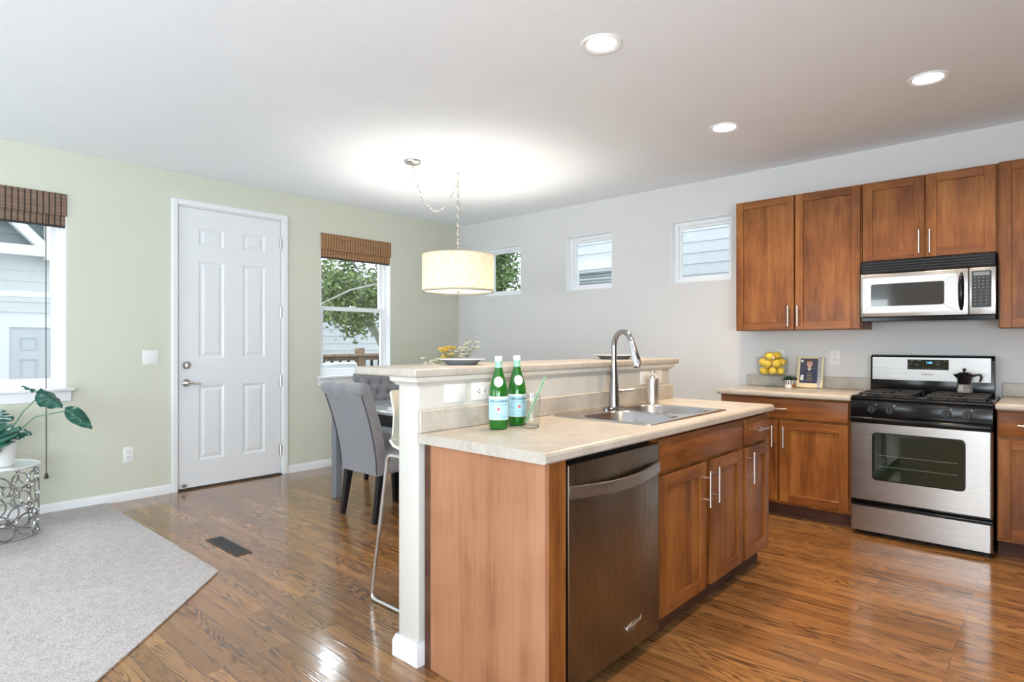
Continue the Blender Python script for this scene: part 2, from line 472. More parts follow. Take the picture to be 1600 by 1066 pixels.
def shade_material():
    m = mat('patterned_shade_fabric', (0.86, 0.78, 0.62), 0.8, emit=(1.0, 0.86, 0.62), estr=0.12)
    nt = m.node_tree
    b = bsdf(m)
    tc = N(nt, 'ShaderNodeTexCoord')
    sp = N(nt, 'ShaderNodeSeparateXYZ')
    nt.links.new(tc.outputs['Object'], sp.inputs[0])
    at = N(nt, 'ShaderNodeMath', operation='ARCTAN2')
    nt.links.new(sp.outputs['Y'], at.inputs[0])
    nt.links.new(sp.outputs['X'], at.inputs[1])
    au = N(nt, 'ShaderNodeMath', operation='MULTIPLY')
    au.inputs[1].default_value = 0.32
    nt.links.new(at.outputs[0], au.inputs[0])
    cb = N(nt, 'ShaderNodeCombineXYZ')
    nt.links.new(au.outputs[0], cb.inputs[0])
    nt.links.new(sp.outputs['Z'], cb.inputs[1])
    vo = N(nt, 'ShaderNodeTexVoronoi', feature='F1', Scale=8.5, Randomness=0.0)
    nt.links.new(cb.outputs[0], vo.inputs['Vector'])
    r = ramp(nt, [(0.36, (0.75, 0.705, 0.60)), (0.42, (0.80, 0.765, 0.67)), (0.50, (0.80, 0.765, 0.67)), (0.56, (0.74, 0.69, 0.58))])
    nt.links.new(vo.outputs['Distance'], r.inputs['Fac'])
    nt.links.new(r.outputs['Color'], b.inputs['Base Color'])
    nt.links.new(r.outputs['Color'], b.inputs['Emission Color'])
    tl = nt.nodes.new('ShaderNodeBsdfTranslucent')
    nt.links.new(r.outputs['Color'], tl.inputs['Color'])
    ms = nt.nodes.new('ShaderNodeMixShader')
    ms.inputs[0].default_value = 0.5
    out = [n for n in nt.nodes if n.type == 'OUTPUT_MATERIAL'][0]
    nt.links.new(b.outputs[0], ms.inputs[1])
    nt.links.new(tl.outputs[0], ms.inputs[2])
    nt.links.new(ms.outputs[0], out.inputs[0])
    return m
M['shade'] = shade_material()

# ------------------------------------------------------------------ mesh helpers
def nb():
    return bmesh.new()

def merge(bm, tmp, tf=None, mi=0):
    if tf:
        for v in tmp.verts:
            v.co = Vector(tf(*v.co))
    for f in tmp.faces:
        f.material_index = mi
    me = bpy.data.meshes.new('tmp')
    bmesh.ops.recalc_face_normals(tmp, faces=tmp.faces)
    tmp.to_mesh(me)
    tmp.free()
    bm.from_mesh(me)
    bpy.data.meshes.remove(me)

def box(bm, x0, x1, y0, y1, z0, z1, b=0.0, mi=0, tf=None, seg=1):
    t = nb()
    vs = [t.verts.new((x, y, z)) for x in (x0, x1) for y in (y0, y1) for z in (z0, z1)]
    for q in ((0, 1, 3, 2), (4, 6, 7, 5), (0, 4, 5, 1), (2, 3, 7, 6), (0, 2, 6, 4), (1, 5, 7, 3)):
        t.faces.new([vs[i] for i in q])
    if b:
        bmesh.ops.bevel(t, geom=t.edges[:], offset=b, segments=seg, profile=0.5, affect='EDGES')
    merge(bm, t, tf, mi)

def ring_frame(axis):
    a = Vector(axis).normalized()
    h = Vector((0, 0, 1)) if abs(a.z) < 0.9 else Vector((1, 0, 0))
    u = a.cross(h).normalized()
    return u, a.cross(u).normalized()

def cyl(bm, p0, p1, r0, r1=None, seg=16, mi=0, tf=None):
    r1 = r0 if r1 is None else r1
    p0, p1 = Vector(p0), Vector(p1)
    u, v = ring_frame(p1 - p0)
    t = nb()
    A = [t.verts.new(p0 + (u * math.cos(2 * PI * i / seg) + v * math.sin(2 * PI * i / seg)) * r0) for i in range(seg)]
    B = [t.verts.new(p1 + (u * math.cos(2 * PI * i / seg) + v * math.sin(2 * PI * i / seg)) * r1) for i in range(seg)]
    for i in range(seg):
        j = (i + 1) % seg
        t.faces.new((A[i], A[j], B[j], B[i]))
    t.faces.new(A[::-1])
    t.faces.new(B)
    merge(bm, t, tf, mi)

def lathe(bm, prof, c=(0, 0, 0), seg=32, mi=0, tf=None, closed=False):
    t = nb()
    rows = []
    for r, z in prof:
        if r < 1e-6:
            rows.append([t.verts.new((c[0], c[1], c[2] + z))])
        else:
            rows.append([t.verts.new((c[0] + r * math.cos(2 * PI * i / seg), c[1] + r * math.sin(2 * PI * i / seg), c[2] + z)) for i in range(seg)])
    pairs = list(zip(rows, rows[1:]))
    if closed:
        pairs.append((rows[-1], rows[0]))
    for A, B in pairs:
        for i in range(seg):
            j = (i + 1) % seg
            if len(A) == 1 and len(B) == 1:
                continue
            if len(A) == 1:
                t.faces.new((A[0], B[i], B[j]))
            elif len(B) == 1:
                t.faces.new((A[i], A[j], B[0]))
            else:
                t.faces.new((A[i], A[j], B[j], B[i]))
    merge(bm, t, tf, mi)

def tube(bm, pts, r, seg=10, mi=0, closed=False, tf=None):
    pts = [Vector(p) for p in pts]
    n = len(pts)
    rs = r if isinstance(r, (list, tuple)) else [r] * n
    t = nb()
    rings = []
    u = None
    for i, p in enumerate(pts):
        if closed:
            d = pts[(i + 1) % n] - pts[i - 1]
        else:
            d = pts[min(i + 1, n - 1)] - pts[max(i - 1, 0)]
        d.normalize()
        if u is None:
            u, _ = ring_frame(d)
        u = (u - d * u.dot(d)).normalized()
        v = d.cross(u)
        rings.append([t.verts.new(p + (u * math.cos(2 * PI * k / seg) + v * math.sin(2 * PI * k / seg)) * rs[i]) for k in range(seg)])
    prs = list(zip(rings, rings[1:])) + ([(rings[-1], rings[0])] if closed else [])
    for A, B in prs:
        for k in range(seg):
            j = (k + 1) % seg
            t.faces.new((A[k], A[j], B[j], B[k]))
    if not closed:
        t.faces.new(rings[0][::-1])
        t.faces.new(rings[-1])
    merge(bm, t, tf, mi)

def sph(bm, c, rx, ry=None, rz=None, seg=16, rings=10, mi=0, rot=None, tf=None):
    t = nb()
    bmesh.ops.create_uvsphere(t, u_segments=seg, v_segments=rings, radius=1.0)
    ry, rz = ry or rx, rz or rx
    for v in t.verts:
        p = Vector((v.co.x * rx, v.co.y * ry, v.co.z * rz))
        if rot:
            p = rot @ p
        v.co = p + Vector(c)
    merge(bm, t, tf, mi)

def prism(bm, poly, ext, mi=0, tf=None, b=0.0):
    t = nb()
    e = Vector(ext)
    A = [t.verts.new(Vector(p)) for p in poly]
    B = [t.verts.new(Vector(p) + e) for p in poly]
    n = len(A)
    t.faces.new(A[::-1])
    t.faces.new(B)
    for i in range(n):
        j = (i + 1) % n
        t.faces.new((A[i], A[j], B[j], B[i]))
    if b:
        bmesh.ops.recalc_face_normals(t, faces=t.faces)
        bmesh.ops.bevel(t, geom=t.edges[:], offset=b, segments=2, profile=0.5, affect='EDGES')
    merge(bm, t, tf, mi)

def grid_solid(bm, us, vs, holes, w0, w1, tf, mi=0):
    """a slab in (u, v) with rectangular holes, thickness w0..w1"""
    us = sorted(set(us + [h[0] for h in holes] + [h[1] for h in holes]))
    vs = sorted(set(vs + [h[2] for h in holes] + [h[3] for h in holes]))
    def solid(i, j):
        if i < 0 or j < 0 or i >= len(us) - 1 or j >= len(vs) - 1:
            return False
        cu, cv = (us[i] + us[i + 1]) / 2, (vs[j] + vs[j + 1]) / 2
        return not any(h[0] < cu < h[1] and h[2] < cv < h[3] for h in holes)
    t = nb()
    cache = {}
    def V(u, v, w):
        k = (u, v, w)
        if k not in cache:
            cache[k] = t.verts.new(k)
        return cache[k]
    for i in range(len(us) - 1):
        for j in range(len(vs) - 1):
            if not solid(i, j):
                continue
            a, b2, c, d = us[i], us[i + 1], vs[j], vs[j + 1]
            t.faces.new((V(a, c, w1), V(b2, c, w1), V(b2, d, w1), V(a, d, w1)))
            t.faces.new((V(a, c, w0), V(a, d, w0), V(b2, d, w0), V(b2, c, w0)))
            if not solid(i - 1, j):
                t.faces.new((V(a, c, w0), V(a, c, w1), V(a, d, w1), V(a, d, w0)))
            if not solid(i + 1, j):
                t.faces.new((V(b2, c, w0), V(b2, d, w0), V(b2, d, w1), V(b2, c, w1)))
            if not solid(i, j - 1):
                t.faces.new((V(a, c, w0), V(b2, c, w0), V(b2, c, w1), V(a, c, w1)))
            if not solid(i, j + 1):
                t.faces.new((V(a, d, w0), V(a, d, w1), V(b2, d, w1), V(b2, d, w0)))
    merge(bm, t, tf, mi)

# frames: (u, v, w) = (across, up, outwards)
def face_px(x):            # a face looking towards +X : u = y
    return lambda u, v, w_: (x + w_, u, v)
def face_ny(y):            # a face looking towards -Y : u = x
    return lambda u, v, w_: (u, y - w_, v)
def face_py(y):
    return lambda u, v, w_: (u, y + w_, v)

def base_of(o):
    p = Vector((0, 0, 0))
    while o is not None:
        p += o.location
        o = o.parent
    return p

def obj(name, bm, mats, parent=None, smooth=35, label=None, loc=None):
    if not isinstance(mats, (list, tuple)):
        mats = [mats]
    off = base_of(parent) if parent else Vector(loc or (0, 0, 0))
    for v in bm.verts:
        v.co -= off
    me = bpy.data.meshes.new(name)
    bm.to_mesh(me)
    bm.free()
    for m in mats:
        me.materials.append(m)
    if smooth:
        me.shade_smooth()
        me.set_sharp_from_angle(angle=math.radians(smooth))
    o = bpy.data.objects.new(name, me)
    COL.objects.link(o)
    if parent:
        o.parent = parent
    elif loc:
        o.location = loc
    if label:
        o['label'] = label
    return o

def thing(name, label, cat, loc=(0, 0, 0), group=None):
    o = bpy.data.objects.new(name, None)
    o.empty_display_size = 0.05
    COL.objects.link(o)
    o.location = loc
    tag(o, label, cat, group)
    return o

def tag(o, label, cat, group=None):
    o['label'], o['category'] = label, cat
    if group:
        o['group'] = group
    return o

def struct(name, bm, m, parent=None, smooth=35, label=None, cat=None):
    o = obj(name, bm, m, parent, smooth)
    if not parent:
        o['kind'] = 'structure'
        if label:
            o['label'], o['category'] = label, cat
    return o

def dup(root, loc=None, rotz=None, label=None, group=None):
    def cp(o, par):
        c = o.copy()
        COL.objects.link(c)
        if par:
            c.parent = par
        for ch in list(o.children):
            cp(ch, c)
        return c
    r = cp(root, None)
    if loc is not None:
        r.location = loc
    if rotz is not None:
        r.rotation_euler = (0, 0, rotz)
    if label:
        r['label'] = label
    if group:
        r['group'] = group
    return r

def text_mesh(s, size, depth=0.0004, align='CENTER', shear=0.0, offset=0.0):
    cu = bpy.data.curves.new('txt', 'FONT')
    cu.body = s
    cu.size = size
    cu.extrude = depth
    cu.align_x = align
    cu.align_y = 'CENTER'
    cu.shear = shear
    cu.offset = offset
    cu.resolution_u = 3
    o = bpy.data.objects.new('txt', cu)
    COL.objects.link(o)
    dg = bpy.context.evaluated_depsgraph_get()
    dg.update()
    me = bpy.data.meshes.new_from_object(o.evaluated_get(dg))
    bm = nb()
    bm.from_mesh(me)
    bpy.data.objects.remove(o)
    bpy.data.curves.remove(cu)
    bpy.data.meshes.remove(me)
    return bm

def add_text(bm, s, size, tf, mi=0, **k):
    t = text_mesh(s, size, **k)
    merge(bm, t, tf, mi)

# ------------------------------------------------------------------ the room
H = 2.72
RX, RY = 7.6, -9.0      # far right wall, rear wall
TW = 0.15               # wall thickness
W1 = (-4.90, -4.035, 0.925, 2.392)     # left window (y0, y1, z0, z1)
W2 = (-1.914, -1.045, 0.925, 2.392)
DR = (-3.262, -2.322, -0.02, 2.452)
SQ = [(0.459, 1.034), (1.675, 2.248), (2.889, 3.463)]
SZ = (1.822, 2.392)

bm = nb()
grid_solid(bm, [-9.0 - TW, TW], [-0.3, H], [W1, W2, DR], -TW, 0, face_px(0))
struct('wall_left', bm, M['green'], smooth=0)
bm = nb()
grid_solid(bm, [0, RX + TW], [-0.3, H], [(a, b, *SZ) for a, b in SQ], -TW, 0, face_ny(0))
struct('wall_back', bm, M['gray'], smooth=0)
bm = nb()
ASSUMED_REAR = [(1.2, 3.2, 0.42, 2.42), (4.75, 6.75, 0.42, 2.42)]  # unseen window openings, assumed and added to let the daylight fill in
grid_solid(bm, [0, RX + TW], [-0.3, H], ASSUMED_REAR, -TW, 0, face_py(RY))
struct('wall_rear', bm, M['unseen_brown'], smooth=0)
bm = nb()
ADDED_PATIO = (-8.75, -5.55, 0.02, 2.35)  # opening added to let the ceiling fill light in
grid_solid(bm, [RY, 0], [-0.3, H], [ADDED_PATIO], 0, TW, face_px(RX))
struct('wall_right', bm, M['unseen_brown'], smooth=0)
bm = nb()
box(bm, -TW, RX + TW, RY - TW, TW, H, H + 0.12)
struct('ceiling', bm, M['ceiling'], smooth=0)
bm = nb()
box(bm, 0, RX, RY, 0, -0.12, 0)
struct('floor', bm, M['floor'], smooth=0)

# carpet, cut straight along the boards and then at 45 degrees
bm = nb()
cp = [(0.0, -3.783), (2.105, -3.775), (2.135, -3.787), (2.42, -4.06), (2.66, -4.29), (2.93, -4.56), (3.45, -5.09), (7.2, -8.95), (0.0, -8.95)]
prism(bm, [(x, y, 0.0) for x, y in cp], (0, 0, 0.011), b=0.004)
struct('floor_carpet', bm, M['carpet'])

# baseboards
def baseboard(name, segs):
    bm = nb()
    for (x0, y0, x1, y1, nx, ny) in segs:
        d = Vector((x1 - x0, y1 - y0, 0))
        n = Vector((nx, ny, 0))
        prof = [(0, 0.0), (0.014, 0.0), (0.014, 0.058), (0.009, 0.068), (0.006, 0.074), (0, 0.074)]
        prism(bm, [Vector((x0, y0, 0)) + n * a + Vector((0, 0, z)) for a, z in prof], d)
    return struct(name, bm, M['white'])
baseboard('baseboard_left', [(0, -8.98, 0, -3.312, 1, 0), (0, -2.266, 0, -0.0, 1, 0)])
baseboard('baseboard_back', [(0.015, 0, 3.60, 0, 0, -1), (5.95, 0, 7.58, 0, 0, -1)])
baseboard('baseboard_right', [(RX, -0.02, RX, -5.53, -1, 0)])

# ---- front door in the sage wall
f0 = face_px(0)
bm = nb()
for (a, b2, c, d) in ((-3.309, -3.262, 0, 2.502), (-2.322, -2.268, 0, 2.502), (-3.262, -2.322, 2.452, 2.502)):
    box(bm, a, b2, c, d, 0.0, 0.02, 0.004, tf=f0)
    box(bm, a + 0.006 if a < -3 else a, b2 - (0.0 if a < -3 else 0.008), c, d - 0.008, 0.018, 0.026, 0.003, tf=f0)
box(bm, -3.262, -3.250, 0, 2.452, -0.13, 0.0, tf=f0)
box(bm, -2.334, -2.322, 0, 2.452, -0.13, 0.0, tf=f0)
box(bm, -3.250, -2.334, 2.442, 2.452, -0.13, 0.0, tf=f0)
door_casing = struct('trim_1', bm, M['white'], label='white casing around the panelled entry door', cat='door casing')
droot = bpy.data.objects.new('door_1', None)
COL.objects.link(droot)
droot.location = (0, -2.79, 0)
droot['kind'] = 'structure'
droot['label'] = 'tall white six-panel entry door in the sage green wall'
droot['category'] = 'door'
bm = nb()
y0, y1, z0, z1 = -3.2455, -2.3395, 0.018, 2.439
# panel fields measured on the photo (u = y)
cols = [(-3.085, -2.868), (-2.70, -2.49)]
rows_ = [(2.115, 2.275), (1.135, 1.985), (0.245, 0.895)]
pan = [(a, b2, c, d) for a, b2 in cols for c, d in rows_]
grid_solid(bm, [y0, y1], [z0, z1], pan, -0.012, -0.002, f0)
box(bm, y0, y1, z0, z1, -0.045, -0.012, tf=f0)
for a, b2, c, d in pan:
    t = nb()
    m1, m2 = 0.02, 0.052
    lo = [t.verts.new(p) for p in ((a + m1, c + m1, -0.012), (b2 - m1, c + m1, -0.012), (b2 - m1, d - m1, -0.012), (a + m1, d - m1, -0.012))]
    hi = [t.verts.new(p) for p in ((a + m2, c + m2, -0.0035), (b2 - m2, c + m2, -0.0035), (b2 - m2, d - m2, -0.0035), (a + m2, d - m2, -0.0035))]
    t.faces.new(hi)
    for i in range(4):
        t.faces.new((lo[i], lo[(i + 1) % 4], hi[(i + 1) % 4], hi[i]))
    merge(bm, t, f0)
    # sloped moulding round the recess
    for q in range(4):
        P = [(a, c), (b2, c), (b2, d), (a, d)]
        Q = [(a + m1, c + m1), (b2 - m1, c + m1), (b2 - m1, d - m1), (a + m1, d - m1)]
        t = nb()
        k = (q + 1) % 4
        vs_ = [t.verts.new((P[q][0], P[q][1], -0.002)), t.verts.new((P[k][0], P[k][1], -0.002)), t.verts.new((Q[k][0], Q[k][1], -0.0118)), t.verts.new((Q[q][0], Q[q][1], -0.0118))]
        t.faces.new(vs_)
        merge(bm, t, f0)
obj('door_slab', bm, M['door_white'], droot, smooth=0)
bm = nb()
cyl(bm, (-0.002, -3.188, 1.076), (0.012, -3.188, 1.076), 0.034, 0.032, 24)
cyl(bm, (0.012, -3.188, 1.076), (0.02, -3.188, 1.076), 0.024, 0.02, 24)
box(bm, 0.018, 0.036, -3.194, -3.182, 1.060, 1.092, 0.003)
obj('deadbolt', bm, M['nickel'], droot)
bm = nb()
cyl(bm, (-0.002, -3.190, 0.925), (0.010, -3.190, 0.925), 0.034, 0.031, 24)
cyl(bm, (0.010, -3.190, 0.925), (0.05, -3.190, 0.925), 0.013, 0.012, 16)
tube(bm, [(0.05, -3.198, 0.926), (0.055, -3.17, 0.924), (0.055, -3.13, 0.918), (0.052, -3.085, 0.914)], [0.012, 0.011, 0.009, 0.007], 10)
obj('lever_handle', bm, M['nickel'], droot)
for hz in (2.225, 1.565, 0.904, 0.238):
    bm = nb()
    cyl(bm, (0.006, -2.337, hz - 0.05), (0.006, -2.337, hz + 0.05), 0.008, seg=10)
    box(bm, -0.002, 0.001, -2.352, -2.326, hz - 0.05, hz + 0.05)
    obj('hinge', bm, M['nickel'], droot)
bm = nb()
cyl(bm, (-0.002, -3.222, 0.05), (0.045, -3.222, 0.05), 0.012, 0.010, 12)
cyl(bm, (0.045, -3.222, 0.05), (0.058, -3.222, 0.05), 0.016, 0.014, 12)
obj('door_stop', bm, M['nickel'], droot)
bm = nb()
box(bm, -0.15, 0.004, -3.262, -2.322, -0.019, 0.012, 0.003)
struct('trim_2', bm, M['vent'], label='dark threshold strip under the entry door', cat='threshold')

# ---- windows of the sage wall (double hung)
def hung_window(name, wdw, label):
    y0, y1, z0, z1 = wdw
    tf = face_px(0)
    bm = nb()
    fr = 0.035
    grid_solid(bm, [y0, y1], [z0, z1], [(y0 + fr, y1 - fr, z0 + fr, z1 - fr)], -0.145, -0.075, tf)
    root = struct(name, bm, M['vinyl'], label=label, cat='window')
    zm = (z0 + z1) / 2 - 0.03
    for nm, a, b2, wa in (('upper_sash', zm - 0.02, z1 - fr, -0.135), ('lower_sash', z0 + fr, zm + 0.022, -0.105)):
        bm = nb()
        s = 0.042
        grid_solid(bm, [y0 + fr, y1 - fr], [a, b2], [(y0 + fr + s, y1 - fr - s, a + s, b2 - s)], wa, wa + 0.028, tf)
        sa = obj(nm, bm, M['vinyl'], root, smooth=0)
        bm = nb()
        box(bm, y0 + fr + s, y1 - fr - s, a + s, b2 - s, wa + 0.011, wa + 0.016, tf=tf)
        obj('glass_pane', bm, M['glass'], sa, smooth=0)
    # painted jamb lining and the sill board with its apron
    bm = nb()
    box(bm, y0, y0 + 0.006, z0, z1, -0.075, -0.001, tf=tf)
    box(bm, y1 - 0.006, y1, z0, z1, -0.075, -0.001, tf=tf)
    box(bm, y0, y1, z1 - 0.006, z1, -0.075, -0.001, tf=tf)
    obj('jamb_lining', bm, M['white'], root, smooth=0)
    bm = nb()
    box(bm, y0 - 0.048, y1 + 0.048, z0 - 0.018, z0 + 0.004, 0.0, 0.042, 0.005, tf=tf, seg=2)
    box(bm, y0, y1, z0 - 0.0, z0 + 0.004, -0.09, 0.0, tf=tf)
    box(bm, y0 - 0.03, y1 + 0.03, z0 - 0.095, z0 - 0.018, 0.0, 0.016, 0.004, tf=tf)
    obj('window_sill', bm, M['white'], root)
    bm = nb()
    box(bm, (y0 + y1) / 2 - 0.03, (y0 + y1) / 2 + 0.03, zm + 0.022, zm + 0.034, -0.105, -0.07, 0.003, tf=tf)
    obj('sash_lock', bm, M['vinyl'], root)
    return root
hung_window('window_1', W1, 'double-hung window at the far left with dark bamboo blind')
hung_window('window_2', W2, 'double-hung window between the entry door and the room corner')
for i, (a, b2) in enumerate(SQ):
    tf = face_ny(0)
    bm = nb()
    fr = 0.04
    grid_solid(bm, [a, b2], [SZ[0], SZ[1]], [(a + fr, b2 - fr, SZ[0] + fr, SZ[1] - fr)], -0.145, -0.075, tf)
    box(bm, a, a + 0.006, SZ[0], SZ[1], -0.075, -0.001, tf=tf)
    box(bm, b2 - 0.006, b2, SZ[0], SZ[1], -0.075, -0.001, tf=tf)
    box(bm, a, b2, SZ[0], SZ[0] + 0.006, -0.075, -0.001, tf=tf)
    box(bm, a, b2, SZ[1] - 0.006, SZ[1], -0.075, -0.001, tf=tf)
    root = struct('window_%d' % (i + 3), bm, M['vinyl'], smooth=0, cat='window',
                  label=('small square window behind the drum pendant lamp', 'small square window in the middle of the grey wall', 'small square window beside the tall wall cabinets')[i])
    bm = nb()
    s = 0.022
    grid_solid(bm, [a + fr, b2 - fr], [SZ[0] + fr, SZ[1] - fr], [(a + fr + s, b2 - fr - s, SZ[0] + fr + s, SZ[1] - fr - s)], -0.125, -0.10, tf)
    sa = obj('sash', bm, M['vinyl'], root, smooth=0)
    bm = nb()
    box(bm, a + fr + s, b2 - fr - s, SZ[0] + fr + s, SZ[1] - fr - s, -0.115, -0.11, tf=tf)
    obj('glass_pane', bm, M['glass'], sa, smooth=0)
for i, (a, b2, c, d) in enumerate(ASSUMED_REAR):
    tf = face_py(RY)
    bm = nb()
    grid_solid(bm, [a, b2], [c, d], [(a + 0.06, (a + b2) / 2 - 0.03, c + 0.06, d - 0.06), ((a + b2) / 2 + 0.03, b2 - 0.06, c + 0.06, d - 0.06)], -0.12, -0.04, tf)
    root = struct('window_%d' % (i + 6), bm, M['vinyl'], smooth=0)  # assumed windows, out of view, added for the fill lights outside them
    bm = nb()
    box(bm, a + 0.06, b2 - 0.06, c + 0.06, d - 0.06, -0.085, -0.08, tf=tf)
    obj('glass_pane', bm, M['glass'], root, smooth=0)

tf = face_px(RX)
bm = nb()
pm_ = (ADDED_PATIO[0] + ADDED_PATIO[1]) / 2
grid_solid(bm, [ADDED_PATIO[0], ADDED_PATIO[1]], [ADDED_PATIO[2], ADDED_PATIO[3]], [(ADDED_PATIO[0] + 0.08, pm_ - 0.04, 0.12, ADDED_PATIO[3] - 0.08), (pm_ + 0.04, ADDED_PATIO[1] - 0.08, 0.12, ADDED_PATIO[3] - 0.08)], 0.04, 0.11, tf)
root = struct('door_added', bm, M['vinyl'], smooth=0)  # unseen patio door made up for the fill light outside it
bm = nb()
box(bm, ADDED_PATIO[0] + 0.08, ADDED_PATIO[1] - 0.08, 0.12, ADDED_PATIO[3] - 0.08, 0.07, 0.076, tf=tf)
obj('glass_pane', bm, M['glass'], root, smooth=0)

# ---- bamboo shades
def shade(y0, y1, m, label):
    t = thing('bamboo_blind', label, 'blind', (0, (y0 + y1) / 2, 2.14), 'woven bamboo roman blinds')
    tf = face_px(0)
    bm = nb()
    box(bm, y0 + 0.002, y1 - 0.002, 2.222, 2.390, 0.004, 0.020, 0.004, tf=tf)
    obj('valance', bm, m, t)
    for k, zz in enumerate((2.148, 2.150, 2.152)):
        bm = nb()
        box(bm, y0 + 0.006, y1 - 0.006, zz, 2.24, -0.030 + k * 0.011, -0.021 + k * 0.011, 0.003, tf=tf)
        obj('folded_panel', bm, m, t)
    bm = nb()
    box(bm, y0 + 0.004, y1 - 0.004, 2.138, 2.149, -0.028, -0.004, 0.003, tf=tf)
    obj('bottom_rail', bm, M['piping'], t)
    bm = nb()
    box(bm, y0 + 0.004, y1 - 0.004, 2.365, 2.391, -0.03, 0.003, 0.001, tf=tf)
    obj('head_rail', bm, M['piping'], t)
    return t
b1 = shade(W1[0], W1[1], M['bamboo_dark'], 'dark brown woven bamboo blind over the far left window')
shade(W2[0], W2[1], M['bamboo_warm'], 'warm brown woven bamboo blind over the window beside the entry door')
bm = nb()
tube(bm, [(0.028, -4.165, 2.23), (0.028, -4.165, 1.5), (0.030, -4.164, 0.9), (0.029, -4.163, 0.30)], 0.003, 6)
cd = obj('pull_cord', bm, M['vent'], b1, label='dark pull cord with tassel')
bm = nb()
lathe(bm, [(0.0, 0.035), (0.006, 0.035), (0.010, 0.022), (0.015, 0.0), (0.013, -0.004), (0, -0.004)], (0.029, -4.163, 0.272), 12)
obj('tassel', bm, M['vent'], cd)

# ---- wall plates
def plate(name, label, cat, tf, u, v, wd, ht, kind, group=None, m=None, horiz=False):
    p = Vector(tf(u, v, 0))
    t = thing(name, label, cat, p, group)
    bm = nb()
    box(bm, u - wd / 2, u + wd / 2, v - ht / 2, v + ht / 2, 0.0, 0.006, 0.0025, tf=tf, seg=2)
    obj('cover_plate', bm, m or M['plastic'], t)
    def recept(uc, vc, rot):
        bm = nb()
        a, b2 = (0.017, 0.0145) if not rot else (0.0145, 0.017)
        box(bm, uc - a, uc + a, vc - b2, vc + b2, 0.0055, 0.0085, 0.003, tf=tf)
        r_ = obj('receptacle', bm, m or M['plastic'], t)
        bm = nb()
        for du, dv, su, sv in ((-0.006, 0.003, 0.0013, 0.005), (0.006, 0.003, 0.0013, 0.004), (0, -0.008, 0.0025, 0.0025)):
            if rot:
                du, dv, su, sv = dv, du, sv, su
            box(bm, uc + du - su, uc + du + su, vc + dv - sv, vc + dv + sv, 0.0075, 0.0089, tf=tf)
        obj('slots', bm, M['slot'], r_)
    def toggle(uc, vc, rot):
        bm = nb()
        a, b2 = (0.005, 0.012) if not rot else (0.012, 0.005)
        box(bm, uc - a, uc + a, vc - b2, vc + b2, 0.0055, 0.007, 0.001, tf=tf)
        box(bm, uc - 0.004, uc + 0.004, vc - 0.004, vc + 0.004, 0.006, 0.017, 0.001, tf=tf)
        obj('toggle', bm, m or M['plastic'], t)
    for (k, du, dv) in kind:
        (recept if k == 'o' else toggle)(u + du, v + dv, horiz)
    return t
plate('light_switch', 'white two-gang switch plate on the sage wall left of the door', 'light switch', face_px(0), -3.464, 1.149, 0.118, 0.118, [('s', -0.023, 0), ('s', 0.023, 0)])
plate('wall_outlet', 'white outlet low on the sage wall left of the door', 'outlet', face_px(0), -3.625, 0.368, 0.076, 0.124, [('o', 0, 0.02), ('o', 0, -0.02)], 'outlet plates')
plate('wall_outlet', 'white outlet on the grey wall between the book and the range', 'outlet', face_ny(0), 4.281, 1.158, 0.074, 0.118, [('o', 0, 0.02), ('o', 0, -0.02)], 'outlet plates')
plate('wall_outlet', 'white outlet on the grey wall behind the bowl of lemons', 'outlet', face_ny(0), 3.872, 1.158, 0.074, 0.118, [('o', 0, 0.02), ('o', 0, -0.02)], 'outlet plates')

# ---- floor register
t = thing('floor_register', 'dark metal vent register set in the wood floor near the carpet', 'floor vent', (1.72, -3.556, 0))
bm = nb()
box(bm, 1.50, 1.95, -3.606, -3.506, 0.0, 0.004, 0.001)
obj('frame', bm, M['vent'], t)
for k in range(14):
    bm = nb()
    x = 1.525 + k * 0.0307
    box(bm, x, x + 0.02, -3.592, -3.52, 0.003, 0.0055, 0.001)
    obj('louvre', bm, M['table_dark'], t)

# ------------------------------------------------------------------ recessed lights and the pendant
def can(loc, power, label):
    t = thing('recessed_light', label, 'ceiling light', (loc[0], loc[1], H), 'recessed ceiling lights')
    c = (loc[0], loc[1], H)
    bm = nb()
    lathe(bm, [(0.098, 0.0), (0.098, -0.004), (0.092, -0.008), (0.072, -0.004), (0.070, 0.0)], c, 40)
    obj('trim_ring', bm, M['white'], t)
    bm = nb()
    lathe(bm, [(0.0, -0.006), (0.055, -0.005), (0.0715, -0.002), (0.0715, -0.0005), (0, -0.0005)], c, 32)
    obj('lens', bm, M['can_glow'], t)
    l = bpy.data.lights.new('recessed_lamp', 'SPOT')
    l.energy = power
    l.color = (1.0, 0.74, 0.48)
    l.spot_size = math.radians(140)
    l.spot_blend = 0.9
    l.shadow_soft_size = 0.07
    lo = bpy.data.objects.new('lamp_light', l)
    lo.location = (0, 0, -0.03)
    lo.parent = t
    COL.objects.link(lo)
CANP = 80
can((3.927, -2.706), CANP, 'recessed ceiling light above the near end of the island')
can((3.901, -1.192), CANP, 'recessed ceiling light above the far end of the island')
can((5.039, -1.185), CANP, 'recessed ceiling light in front of the range')
can((5.05, -2.75), CANP, 'added recessed ceiling light above the kitchen floor, just out of view')  # extra can added outside the view for kitchen light

